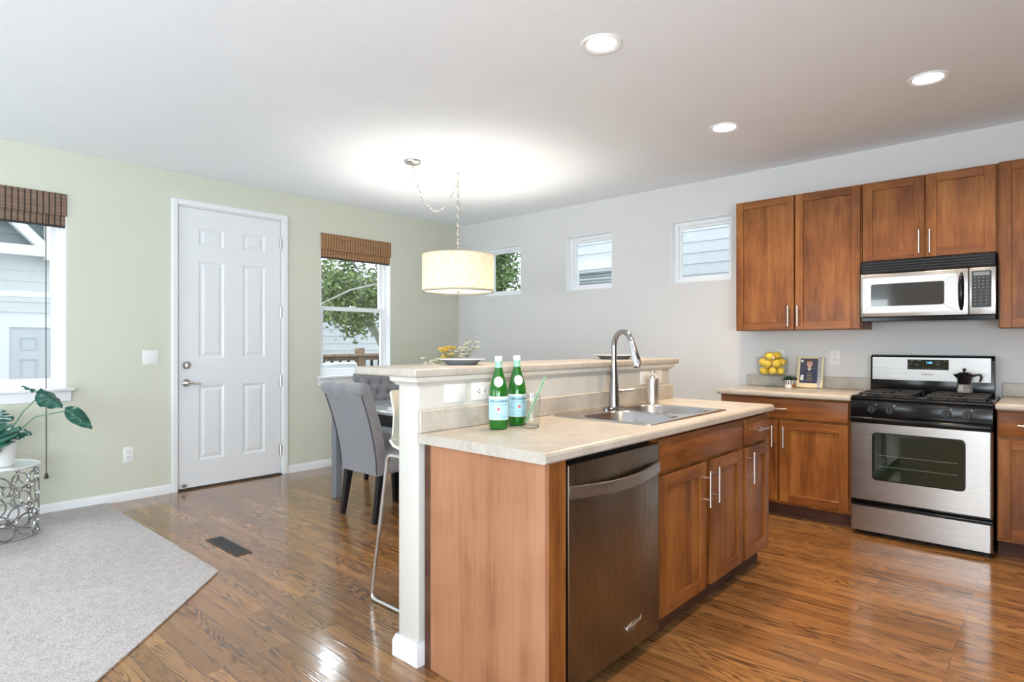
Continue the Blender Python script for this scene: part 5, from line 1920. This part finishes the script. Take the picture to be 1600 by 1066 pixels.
def make_chair(label, loc, rz):
    """tufted roll-back dining chair, built facing +Y with its rear legs at y = 0"""
    t = thing('dining_chair', label, 'chair', (0, 0, 0), 'grey tufted roll-back dining chairs')
    # back: grid over width (u) and height; front face tufted, rear face flat
    wb = 0.225
    def spine(z):
        s = max(0, (z - 0.34) / 0.62)
        return -0.012 - 0.155 * s ** 1.7          # rear surface y
    btn = []
    for r in range(5):
        for x in ((-0.12, 0.0, 0.12) if r % 2 == 0 else (-0.18, -0.06, 0.06, 0.18)):
            btn.append((x, 0.53 + r * 0.088))
    bm = nb()
    t_ = nb()
    nx, nz = 44, 44
    F, B = [], []
    for j in range(nz + 1):
        z = 0.335 + (0.945 - 0.335) * j / nz
        rf, rb = [], []
        for i in range(nx + 1):
            x = -wb + 2 * wb * i / nx
            xw = x * (1 + 0.06 * (z - 0.335) / 0.6)
            th = 0.085
            e_ = min(1, (wb - abs(x)) / 0.03)
            th -= 0.02 * (1 - e_) ** 2
            if z > 0.47:
                dmin = min(math.hypot(x - bx, z - bz) for bx, bz in btn)
                th -= 0.030 * math.exp(-(dmin / 0.020) ** 2)
                th += 0.014 * min(1, dmin / 0.06)
            rf.append(t_.verts.new((xw, spine(z) + th, z)))
            rb.append(t_.verts.new((xw, spine(z), z)))
        F.append(rf)
        B.append(rb)
    for j in range(nz):
        for i in range(nx):
            t_.faces.new((F[j][i], F[j][i + 1], F[j + 1][i + 1], F[j + 1][i]))
            t_.faces.new((B[j][i + 1], B[j][i], B[j + 1][i], B[j + 1][i + 1]))
        t_.faces.new((B[j][0], F[j][0], F[j + 1][0], B[j + 1][0]))
        t_.faces.new((F[j][nx], B[j][nx], B[j + 1][nx], F[j + 1][nx]))
    for i in range(nx):
        t_.faces.new((B[0][i], B[0][i + 1], F[0][i + 1], F[0][i]))
        t_.faces.new((F[nz][i], F[nz][i + 1], B[nz][i + 1], B[nz][i]))
    merge(bm, t_)
    bk_ = obj('backrest', bm, M['fabric'], t, smooth=60)
    for (x, z) in btn:
        bm = nb()
        sph(bm, (x * 1.04, spine(z) + 0.058, z), 0.010, 0.006, 0.010, 10, 6)
        obj('tuft_button', bm, M['button'], bk_)
    # scrolled top roll
    bm = nb()
    rc = Vector((0, spine(0.945) + 0.028, 0.945))
    hw = 0.250
    prof = [(0.0, -hw), (0.034, -hw), (0.044, -hw + 0.008), (0.049, -hw + 0.03), (0.049, -hw * 0.35), (0.0477, -hw * 0.33), (0.049, -hw * 0.31), (0.049, hw * 0.31), (0.0477, hw * 0.33), (0.049, hw * 0.35), (0.049, hw - 0.03), (0.044, hw - 0.008), (0.034, hw), (0, hw)]
    lathe(bm, prof, (0, 0, 0), 28, tf=lambda a, b, c: (c, rc.y + a, rc.z + b))
    obj('scroll_top', bm, M['fabric'], t, smooth=50)
    # piping down the rear edges
    for s in (-1, 1):
        bm = nb()
        tube(bm, [(s * (wb - 0.004) * (1 + 0.06 * (z - 0.335) / 0.6), spine(z) - 0.002, z) for z in (0.345, 0.45, 0.55, 0.65, 0.75, 0.85, 0.905)], 0.005, 6)
        obj('piping', bm, M['piping'], t)
    bm = nb()
    box(bm, -0.235, 0.235, 0.05, 0.50, 0.335, 0.485, 0.028, seg=3)
    obj('seat', bm, M['fabric'], t, smooth=50)
    for sx in (-1, 1):
        for (ya, yb, nm) in ((0.035, -0.015, 'r'), (0.455, 0.465, 'f')):
            bm = nb()
            t_ = nb()
            x1 = sx * 0.20
            top = [t_.verts.new((x1 + a, ya + b, 0.3345)) for a, b in ((-0.024, -0.024), (0.024, -0.024), (0.024, 0.024), (-0.024, 0.024))]
            bot = [t_.verts.new((x1 + sx * 0.003 + a, yb + b, 0.0)) for a, b in ((-0.016, -0.016), (0.016, -0.016), (0.016, 0.016), (-0.016, 0.016))]
            t_.faces.new(top)
            t_.faces.new(bot[::-1])
            for i in range(4):
                t_.faces.new((bot[i], bot[(i + 1) % 4], top[(i + 1) % 4], top[i]))
            merge(bm, t_)
            obj('leg', bm, M['ebony'], t, smooth=0)
    t.location = loc
    t.rotation_euler = (0, 0, rz)
    return t
ch = make_chair('grey upholstered dining chair with its back to the camera, left of the bar', (1.815, -2.655, 0), 0.0)
dup(ch, (0.80, -1.70, 0), -PI / 2, 'grey tufted dining chair facing the room at the far end of the table')

# bar stool: moulded shell on a chrome sled frame, facing the bar (+X)
SXc, SYc = 3.30, -3.215
t = thing('bar_stool', 'cream moulded bar stool with chrome sled legs tucked under the bar', 'stool', (SXc, SYc, 0))
bm = nb()
t_ = nb()
prof = [(-0.135, 1.035), (-0.125, 1.00), (-0.108, 0.94), (-0.112, 0.88), (-0.120, 0.82), (-0.112, 0.782), (-0.085, 0.757), (-0.04, 0.748), (0.06, 0.752), (0.14, 0.758), (0.19, 0.754), (0.21, 0.74)]
nw = 12
rows_in, rows_out = [], []
for (a, z) in prof:
    ri, ro = [], []
    for i in range(nw + 1):
        s = -1 + 2 * i / nw
        curl = 0.028 * s * s
        x = SXc + a + (curl if z > 0.80 else 0)
        zz = z + (curl * 0.8 if z <= 0.80 else 0)
        ri.append(t_.verts.new((x + 0.006, SYc + s * 0.195, zz + 0.006)))
        ro.append(t_.verts.new((x - 0.006, SYc + s * 0.195, zz - 0.006)))
    rows_in.append(ri)
    rows_out.append(ro)
for R2, fl in ((rows_in, False), (rows_out, True)):
    for A, B in zip(R2, R2[1:]):
        for i in range(nw):
            q = (A[i], A[i + 1], B[i + 1], B[i])
            t_.faces.new(q[::-1] if fl else q)
for A, B in zip(list(zip(rows_in, rows_out))[:-1], list(zip(rows_in, rows_out))[1:]):
    t_.faces.new((A[0][0], B[0][0], B[1][0], A[1][0]))
    t_.faces.new((A[0][nw], A[1][nw], B[1][nw], B[0][nw]))
for i in range(nw):
    t_.faces.new((rows_in[0][i], rows_out[0][i], rows_out[0][i + 1], rows_in[0][i + 1]))
    t_.faces.new((rows_in[-1][i], rows_in[-1][i + 1], rows_out[-1][i + 1], rows_out[-1][i]))
merge(bm, t_)
obj('seat_shell', bm, M['stool'], t, smooth=60)
for s in (-1, 1):
    y = SYc + s * 0.205
    y2 = SYc + s * 0.15
    bm = nb()
    raw = [(3.30, y, 0.7335), (3.228, y, 0.7335), (3.204, y, 0.730), (3.189, y, 0.716), (3.182, y, 0.695), (3.172, y, 0.645), (3.066, y, 0.085), (3.058, y, 0.042), (3.060, y, 0.022), (3.072, y, 0.012), (3.10, y, 0.010), (3.44, y, 0.010), (3.478, y, 0.012), (3.490, y, 0.022), (3.492, y, 0.042), (3.487, y, 0.085), (3.432, y, 0.645), (3.425, y, 0.695), (3.418, y, 0.716), (3.403, y, 0.730), (3.38, y, 0.7335), (3.31, y, 0.7335)]
    tube(bm, raw, 0.0095, 10)
    obj('sled_leg', bm, M['chrome'], t, smooth=60)
bm = nb()
cyl(bm, (3.235, SYc - 0.205, 0.7335), (3.235, SYc + 0.205, 0.7335), 0.008, seg=10)
cyl(bm, (3.37, SYc - 0.205, 0.7335), (3.37, SYc + 0.205, 0.7335), 0.008, seg=10)
cyl(bm, (3.4665, SYc - 0.205, 0.28), (3.4665, SYc + 0.205, 0.28), 0.009, seg=10)
obj('cross_bar', bm, M['chrome'], t)

# bouquet on the table
VX, VY = 1.745, -1.66
t = thing('flower_vase', 'white vase of yellow and cream flowers on the dining table', 'vase of flowers', (VX, VY, 0.7602))
bm = nb()
lathe(bm, [(0, 0), (0.045, 0), (0.055, 0.02), (0.06, 0.10), (0.04, 0.19), (0.032, 0.24), (0.036, 0.26), (0.030, 0.26), (0.028, 0.24), (0, 0.235)], (VX, VY, 0.7602), 32)
obj('vase', bm, M['pot'], t)
rf = random.Random(5)
right = Vector((0.742, 0.670, 0))
fl = []
for k in range(46):
    if k < 14:
        cxr, hz_, mm = rf.gauss(-0.085, 0.028), rf.uniform(1.14, 1.235), 0
    elif k < 30:
        cxr, hz_, mm = rf.gauss(0.045, 0.035), rf.uniform(1.13, 1.25), 1
    elif k < 40:
        cxr, hz_, mm = rf.gauss(-0.18, 0.03), rf.uniform(1.085, 1.135), 1
    else:
        cxr, hz_, mm = rf.uniform(0.08, 0.19), rf.uniform(1.19, 1.275), 1
    fl.append((cxr, rf.uniform(-0.06, 0.06), hz_, mm))
camdir = Vector((0.67, -0.742, 0))
for (a, b_, z, mm) in fl:
    tip = Vector((VX, VY, z)) + right * a + camdir * b_
    rt = Vector((VX, VY, 1.0)) + right * (a * 0.1)
    bm = nb()
    mid_ = rt.lerp(tip, 0.5) + Vector((0, 0, 0.03))
    tube(bm, [rt, mid_, tip], 0.0016, 5)
    st = obj('stem', bm, M['stem'], t)
    bm = nb()
    for q in range(6):
        a2 = q * PI / 3 + rf.random()
        d = Vector((math.cos(a2), math.sin(a2), 0.5)).normalized()
        s_ = 0.014 if mm == 0 else 0.011
        sph(bm, tip + d * s_, s_, s_, s_ * 0.6, 8, 5)
    obj('blossom', bm, M['petal_y'] if mm == 0 else M['petal_w'], st)

# ------------------------------------------------------------------ side table and monstera
DX, DY, DRr = 0.467, -4.486, 0.205
t = thing('side_table', 'round silver side table of welded rings under the left window', 'side table', (DX, DY, 0.011))
bm = nb()
lathe(bm, [(0, 0.462), (DRr - 0.006, 0.462), (DRr - 0.006, 0.470), (0, 0.470)], (DX, DY, 0), 48)
obj('glass_top', bm, M['frosted'], t)
bm = nb()
tube(bm, [(DX + DRr * math.cos(a * PI / 32), DY + DRr * math.sin(a * PI / 32), 0.466) for a in range(64)], 0.0085, 8, closed=True)
obj('top_rim', bm, mat('silver_painted_metal', (0.74, 0.76, 0.77), 0.3, metal=0.6), t)
rg = random.Random(21)
rings_ = []
for rad, tries in ((0.066, 260), (0.047, 500), (0.032, 900), (0.022, 1500)):
    for _ in range(tries):
        u = rg.uniform(0, 2 * PI * DRr)
        v = rg.uniform(0.012 + rad, 0.456 - rad)
        ok = True
        for (u2, v2, r2) in rings_:
            du = abs(u - u2)
            du = min(du, 2 * PI * DRr - du)
            if math.hypot(du, v - v2) < (rad + r2) * 0.98:
                ok = False
                break
        if ok:
            rings_.append((u, v, rad))
silver = mat('antique_silver_metal', (0.46, 0.46, 0.47), 0.16, metal=1.0)
rings_.sort(key=lambda q: -q[2])
for (u0, v0, r0) in rings_[:98]:
    bm = nb()
    pts = []
    for k in range(22):
        a = 2 * PI * k / 22
        uu = (u0 + (r0 + 0.001) * math.cos(a)) / DRr
        pts.append((DX + (DRr - 0.004) * math.cos(uu), DY + (DRr - 0.004) * math.sin(uu), 0.0115 + max(0.004, v0 + (r0 + 0.001) * math.sin(a) - 0.0115)))
    tube(bm, pts, 0.0052, 6, closed=True)
    obj('ring', bm, silver, t)
bm = nb()
tube(bm, [(DX + (DRr - 0.004) * math.cos(a * PI / 32), DY + (DRr - 0.004) * math.sin(a * PI / 32), 0.0165) for a in range(64)], 0.0045, 6, closed=True)
obj('base_ring', bm, silver, t)

t = thing('potted_monstera', 'monstera plant in a white pot on the round silver side table', 'potted plant', (DX, DY, 0.4702))
bm = nb()
lathe(bm, [(0, 0.0), (0.070, 0.0), (0.074, 0.004), (0.088, 0.150), (0.083, 0.150), (0.078, 0.125), (0, 0.125)], (DX, DY, 0.4705), 36)
obj('pot', bm, M['pot'], t)
bm = nb()
lathe(bm, [(0, 0.128), (0.0785, 0.126), (0.078, 0.120)], (DX, DY, 0.4705), 24)
obj('soil', bm, M['soil'], t)
def leaf(base, tip, nrm, width, droop=0.0, notches=5, fold=0.12):
    base, tip, nrm = Vector(base), Vector(tip), Vector(nrm).normalized()
    ax_ = tip - base
    L_ = ax_.length
    ax_.normalize()
    sd = ax_.cross(nrm).normalized()
    up_ = sd.cross(ax_).normalized()
    t_ = nb()
    nT, nS = 40, 9
    G = []
    for j in range(nT + 1):
        s = j / nT
        hw = width * 0.5 * (math.sin(PI * min(1, s ** 0.62)) ** 0.75) * (1.0 - 0.15 * s)
        row = []
        for i in range(-nS, nS + 1):
            q = i / nS
            hwq = hw
            if notches and 0.12 < s < 0.92:
                ph = (s * notches + (0.25 if q > 0 else 0)) % 1.0
                if ph < 0.28:
                    hwq = hw * (0.48 + 0.1 * math.cos(ph * 11))
            back = -0.18 * L_ * (abs(q) ** 1.6) * (1 - s) ** 2 + 0.16 * L_ * abs(q) * s * 0.5
            p = base + ax_ * (L_ * s * (1 - 0.04 * abs(q)) + back) + sd * (hwq * q) + up_ * (-fold * hw * abs(q) ** 1.5 * 2 - droop * L_ * s * s + 0.008 * math.sin(s * 20 + q * 3) * abs(q))
            row.append(t_.verts.new(p))
        G.append(row)
    for A, B in zip(G, G[1:]):
        for i in range(len(A) - 1):
            t_.faces.new((A[i], A[i + 1], B[i + 1], B[i]))
    bm = nb()
    merge(bm, t_)
    o = obj('leaf', bm, M['leaf'], t, smooth=80)
    md = o.modifiers.new('thickness', 'SOLIDIFY')
    md.thickness = 0.0014
    return o
soil = Vector((DX, DY, 0.595))
def petiole(pts, r=0.0045):
    bm = nb()
    tube(bm, pts, [r * 1.5] + [r] * (len(pts) - 2) + [r * 0.8], 8)
    obj('leaf_stalk', bm, M['leaf_back'], t, smooth=60)
CD = Vector((0.67, -0.742, 0))   # towards the camera
RT = Vector((0.742, 0.670, 0))
# tall leaf at the sill
A0 = Vector((0.660, -4.300, 0.955))
petiole([soil + RT * 0.01, soil + RT * 0.045 + Vector((0, 0, 0.07)), soil.lerp(A0, 0.55) + Vector((0, 0, 0.03)), A0 + Vector((0, 0, -0.015)), A0])
leaf(A0 + Vector((0, 0, 0.002)) + RT * 0.01, A0 + RT * 0.130 + Vector((0, 0, -0.098)), CD * 0.55 + Vector((0, 0, 0.75)) + RT * 0.45, 0.125, 0.02, 0, 0.5)
leaf(A0 + Vector((0, 0, 0.0)), A0 - RT * 0.13 + Vector((0, 0, 0.03)), Vector((0, 0, 1)) - CD * 0.1, 0.05, -0.02, 0, 0.3)
# right drooping leaf
A1 = Vector((0.782, -4.178, 0.830))
petiole([soil + RT * 0.015, soil + RT * 0.07 + Vector((0, 0, 0.055)), soil.lerp(A1, 0.5) + Vector((0, 0, 0.075)), A1 - RT * 0.03 + Vector((0, 0, -0.005)), A1])
leaf(A1, A1 + RT * 0.140 + Vector((0, 0, -0.115)), CD * 0.9 + Vector((0, 0, 0.5)) + RT * 0.2, 0.10, 0.02, 0, 0.25)
# low split leaves in front of the pot
A2 = Vector((DX, DY, 0.700)) + CD * 0.105 + RT * 0.012
petiole([soil + CD * 0.01, soil + CD * 0.04 + Vector((0, 0, 0.09)), A2])
leaf(A2, A2 + RT * 0.075 + CD * 0.045 + Vector((0, 0, -0.135)), CD * 0.9 + Vector((0, 0, 0.45)), 0.36, 0.0, 5, 0.08)
A3 = Vector((DX, DY, 0.70)) + RT * 0.02
petiole([soil + RT * 0.012, soil + RT * 0.02 + Vector((0, 0, 0.07)), A3])
leaf(A3, A3 + RT * 0.17 + Vector((0, 0, -0.005)), CD * 0.6 + Vector((0, 0, 0.8)), 0.13, 0.15, 4, 0.25)
A4 = Vector((DX, DY, 0.73)) - RT * 0.04
petiole([soil - RT * 0.012, soil - RT * 0.02 + Vector((0, 0, 0.08)), A4])
leaf(A4, A4 - RT * 0.16 + CD * 0.12 + Vector((0, 0, -0.09)), CD * 0.5 + Vector((0, 0, 0.9)), 0.24, 0.08, 5, 0.15)
leaf(A4 + Vector((0, 0, 0.02)), A4 - RT * 0.10 - CD * 0.16 + Vector((0, 0, 0.10)), CD * 0.3 + Vector((0, 0, 0.9)), 0.20, 0.08, 5, 0.15)

# ------------------------------------------------------------------ outside
bm = nb()
box(bm, -14, 14, -12, 8, -0.75, -0.6)
struct('ground', bm, M['ground'], smooth=0)

def lap_wall(bm, tf, u0, u1, v0, v1, step, mi=0, skip=None):
    v = v0
    while v < v1 - 1e-4:
        t_ = nb()
        vs_ = [t_.verts.new(p) for p in ((u0, v, 0.016), (u1, v, 0.016), (u1, v + step, 0.003), (u0, v + step, 0.003), (u0, v, 0.0), (u1, v, 0.0))]
        t_.faces.new(vs_[:4])
        t_.faces.new((vs_[4], vs_[5], vs_[1], vs_[0]))
        merge(bm, t_, tf, mi)
        v += step
    t_ = nb()
    merge(bm, t_)
tfh = face_px(-5.9)
t = thing('neighbour_house', 'white sided house with a panelled door seen through the left window', 'house', (-6.2, -1.0, -0.6))
bm = nb()
box(bm, -8.5, -1.2, -0.6, 4.6, -2.0, 0.0, tf=tfh)
box(bm, -1.2, 4.6, -0.6, 2.3, -2.0, 0.0, tf=tfh)
lap_wall(bm, tfh, -8.5, -1.2, -0.6, 4.6, 0.155)
lap_wall(bm, tfh, -1.2, 4.6, -0.6, 2.3, 0.155)
obj('siding_wall', bm, M['siding'], t, smooth=0)
bm = nb()
lap_wall(bm, face_px(-5.88), -6.2, -1.2, 2.72, 4.0, 0.155)
obj('gable_boards', bm, M['siding_gray'], t, smooth=0)
bm = nb()
box(bm, -3.65, -3.53, -0.6, 1.62, 0.0, 0.05, tf=tfh)
box(bm, -2.60, -2.48, -0.6, 1.62, 0.0, 0.05, tf=tfh)
box(bm, -3.70, -2.43, 1.50, 1.66, 0.0, 0.055, tf=tfh)
obj('door_surround', bm, M['ext_white'], t, smooth=0)
bm = nb()
pans = [(a, b_, c, d) for a, b_ in ((-3.41, -3.19), (-3.05, -2.83)) for c, d in ((1.13, 1.34), (0.30, 1.02), (-0.45, 0.18))]
grid_solid(bm, [-3.53, -2.60], [-0.6, 1.50], pans, 0.012, 0.03, tfh)
box(bm, -3.53, -2.60, -0.6, 1.50, 0.0, 0.0165, tf=tfh)
for a, b_, c, d in pans:
    box(bm, a + 0.03, b_ - 0.03, c + 0.03, d - 0.03, 0.016, 0.026, 0.008, tf=tfh)
obj('panelled_door', bm, mat('pale_grey_door_paint', (0.62, 0.65, 0.70), 0.45), t, smooth=0)
# timber truss
def beam(bm, p, q, wd, dep=0.12, x=-5.75):
    p, q = Vector((x, *p)), Vector((x, *q))
    d = (q - p).normalized()
    n = Vector((1, 0, 0)).cross(d) * wd / 2
    prism(bm, [p + n, q + n, q - n, p - n], (dep, 0, 0))
bm = nb()
beam(bm, (-6.4, 2.63), (-1.0, 2.63), 0.15)
obj('truss_tie_beam', bm, M['ext_white'], t, smooth=0)
bm = nb()
beam(bm, (-3.07, 2.50), (-3.07, 4.2), 0.15, 0.17)
obj('truss_king_post', bm, M['ext_white'], t, smooth=0)
bm = nb()
beam(bm, (-3.07, 2.60), (-3.62, 3.18), 0.13, 0.13)
beam(bm, (-3.07, 2.60), (-2.52, 3.18), 0.13, 0.13)
obj('truss_strut', bm, M['ext_white'], t, smooth=0)
bm = nb()
beam(bm, (-6.4, 1.9), (-3.07, 3.40), 0.17, 0.14)
beam(bm, (0.26, 1.9), (-3.07, 3.40), 0.17, 0.14)
obj('truss_rafter', bm, M['ext_white'], t, smooth=0)

tfn = face_ny(2.5)
t = thing('side_house', 'white sided house with a blind-covered window seen through the small square windows', 'house', (2.0, 3.0, -0.6))
bm = nb()
box(bm, -0.75, 5.5, -0.6, 5.4, -1.5, 0.0, tf=tfn)
lap_wall(bm, tfn, -0.75, 5.5, -0.6 + 0.001, 5.4, 0.1465)
obj('siding_wall', bm, M['siding'], t, smooth=0)
bm = nb()
grid_solid(bm, [-0.02, 1.22], [1.35, 2.505], [(0.06, 1.10, 1.45, 2.385)], 0.0, 0.04, tfn)
obj('window_trim', bm, M['ext_white'], t, smooth=0)
bm = nb()
box(bm, 0.06, 1.10, 1.45, 2.385, 0.0, 0.006, 0, 0, tfn)
for k in range(16):
    box(bm, 0.075, 1.085, 1.46 + k * 0.057, 1.49 + k * 0.057, 0.01, 0.022, 0, 1, tfn)
obj('window_blind', bm, [M['dark_blind'], M['lcd']], t, smooth=0)

def tree(name, label, cen, rad, trunk, nleaf, m, seed, lsz, branches):
    r = random.Random(seed)
    t = thing(name, label, 'tree', (trunk[0], trunk[1], -0.6))
    bm = nb()
    tube(bm, [(trunk[0], trunk[1], -0.6), (trunk[0] + 0.05, trunk[1] + 0.03, 0.6), (cen[0], cen[1], cen[2])], [0.09, 0.07, 0.04], 8)
    for (p, q, rr) in branches:
        p, q = Vector(p), Vector(q)
        tube(bm, [p, p.lerp(q, 0.5) + Vector((0, 0, 0.06)), q], [rr, rr * 0.75, rr * 0.4], 6)
    obj('trunk', bm, M['bark'], t)
    bm = nb()
    clumps = []
    for _ in range(60):
        while True:
            d = Vector((r.uniform(-1, 1), r.uniform(-1, 1), r.uniform(-1, 1)))
            if d.length < 1:
                break
        clumps.append(Vector(cen) + Vector((d.x * rad[0], d.y * rad[1], d.z * rad[2])))
    for k in range(nleaf):
        c = r.choice(clumps) + Vector((r.gauss(0, 0.13), r.gauss(0, 0.13), r.gauss(0, 0.11)))
        s = lsz * r.uniform(0.6, 1.3)
        a = Vector((r.uniform(-1, 1), r.uniform(-1, 1), r.uniform(-0.8, 0.4))).normalized()
        b_ = a.cross(Vector((r.uniform(-1, 1), r.uniform(-1, 1), r.uniform(-1, 1)))).normalized()
        vs_ = [bm.verts.new(c - a * s), bm.verts.new(c + b_ * s * 0.5), bm.verts.new(c + a * s), bm.verts.new(c - b_ * s * 0.5)]
        bm.faces.new(vs_)
    f = obj('foliage', bm, m, t, smooth=0)
    f['kind'] = 'stuff'
    return t
tree('garden_tree', 'leafy green tree outside the window beside the entry door', (-3.05, 0.42, 2.32), (0.75, 1.35, 0.85), (-3.3, 1.5), 12500, M['foliage'], 4, 0.040,
     [((-2.25, 0.45, 2.2), (-2.1, -0.75, 1.78), 0.022), ((-3.05, 0.6, 2.3), (-2.25, 0.45, 2.2), 0.03), ((-3.05, 0.6, 2.3), (-2.6, -0.5, 2.0), 0.03), ((-3.05, 0.6, 2.2), (-2.7, -0.7, 1.6), 0.025), ((-3.0, 0.5, 2.5), (-2.7, -0.3, 3.0), 0.025), ((-3.2, 1.2, 1.2), (-3.0, 0.3, 1.9), 0.04)])
tree('evergreen_shrub', 'dense shrub filling the small square window behind the pendant', (-1.15, 1.5, 2.2), (0.72, 0.34, 0.95), (-1.2, 1.55), 17000, M['foliage2'], 9, 0.036,
     [((-1.2, 1.55, 1.0), (-0.8, 1.4, 2.2), 0.04), ((-1.2, 1.55, 1.2), (-1.5, 1.4, 2.3), 0.03), ((-1.2, 1.5, 1.6), (-0.7, 1.3, 2.0), 0.025)])

# deck railing
t = thing('deck_railing', 'weathered wooden deck railing outside the window beside the entry door', 'railing', (-1.6, -0.4, -0.6))
bm = nb()
box(bm, -1.68, -1.52, -1.8, 1.2, 1.085, 1.12, 0.004)
box(bm, -1.625, -1.575, -1.8, 1.2, 1.03, 1.085)
obj('top_rail', bm, M['deck'], t, smooth=0)
for y in (-1.75, -0.375, 1.05):
    bm = nb()
    box(bm, -1.65, -1.55, y - 0.05, y + 0.05, -0.6, 1.20, 0.004)
    obj('post', bm, M['deck'], t, smooth=0)
k = 0
for i in range(22):
    y = -1.68 + i * 0.125
    if min(abs(y - p) for p in (-1.75, -0.375, 1.05)) < 0.07:
        continue
    bm = nb()
    box(bm, -1.615, -1.585, y - 0.014, y + 0.014, 0.1, 1.03)
    obj('baluster', bm, M['black_matte'], t, smooth=0)
bm = nb()
box(bm, -1.535, -0.16, -2.2, 1.2, -0.1, -0.02)
tag(obj('deck_boards', bm, M['deck'], smooth=0, loc=(-0.9, -0.5, -0.1)), 'wooden deck outside the sage wall', 'deck')
# patio chair
t = thing('patio_chair', 'grey patio chair with white frame on the deck outside the window', 'chair', (-1.0, -0.95, -0.02))
bm = nb()
prism(bm, [(-1.05, -1.28, 0.40), (-1.05, -0.62, 0.40), (-1.28, -0.66, 0.985), (-1.28, -1.24, 0.985)], (0.03, 0, 0.012), b=0.008)
obj('sling_back', bm, M['metal_gray'], t)
bm = nb()
box(bm, -1.05, -0.55, -1.26, -0.64, 0.38, 0.42, 0.01)
obj('sling_seat', bm, M['metal_gray'], t)
bm = nb()
for y in (-1.30, -0.60):
    tube(bm, [(-0.55, y, -0.003), (-0.55, y, 0.40), (-1.05, y, 0.40), (-1.29, y + (0.05 if y < -1 else -0.05), 1.0)], 0.016, 8)
    tube(bm, [(-1.05, y, 0.40), (-1.2, y, -0.003)], 0.016, 8)
    tube(bm, [(-0.55, y, 0.40), (-0.55, y, 0.62), (-1.14, y + (0.02 if y < -1 else -0.02), 0.64)], 0.016, 8)
tube(bm, [(-1.29, -1.25, 1.0), (-1.29, -0.65, 1.0)], 0.016, 8)
obj('tube_frame', bm, M['ext_white'], t)
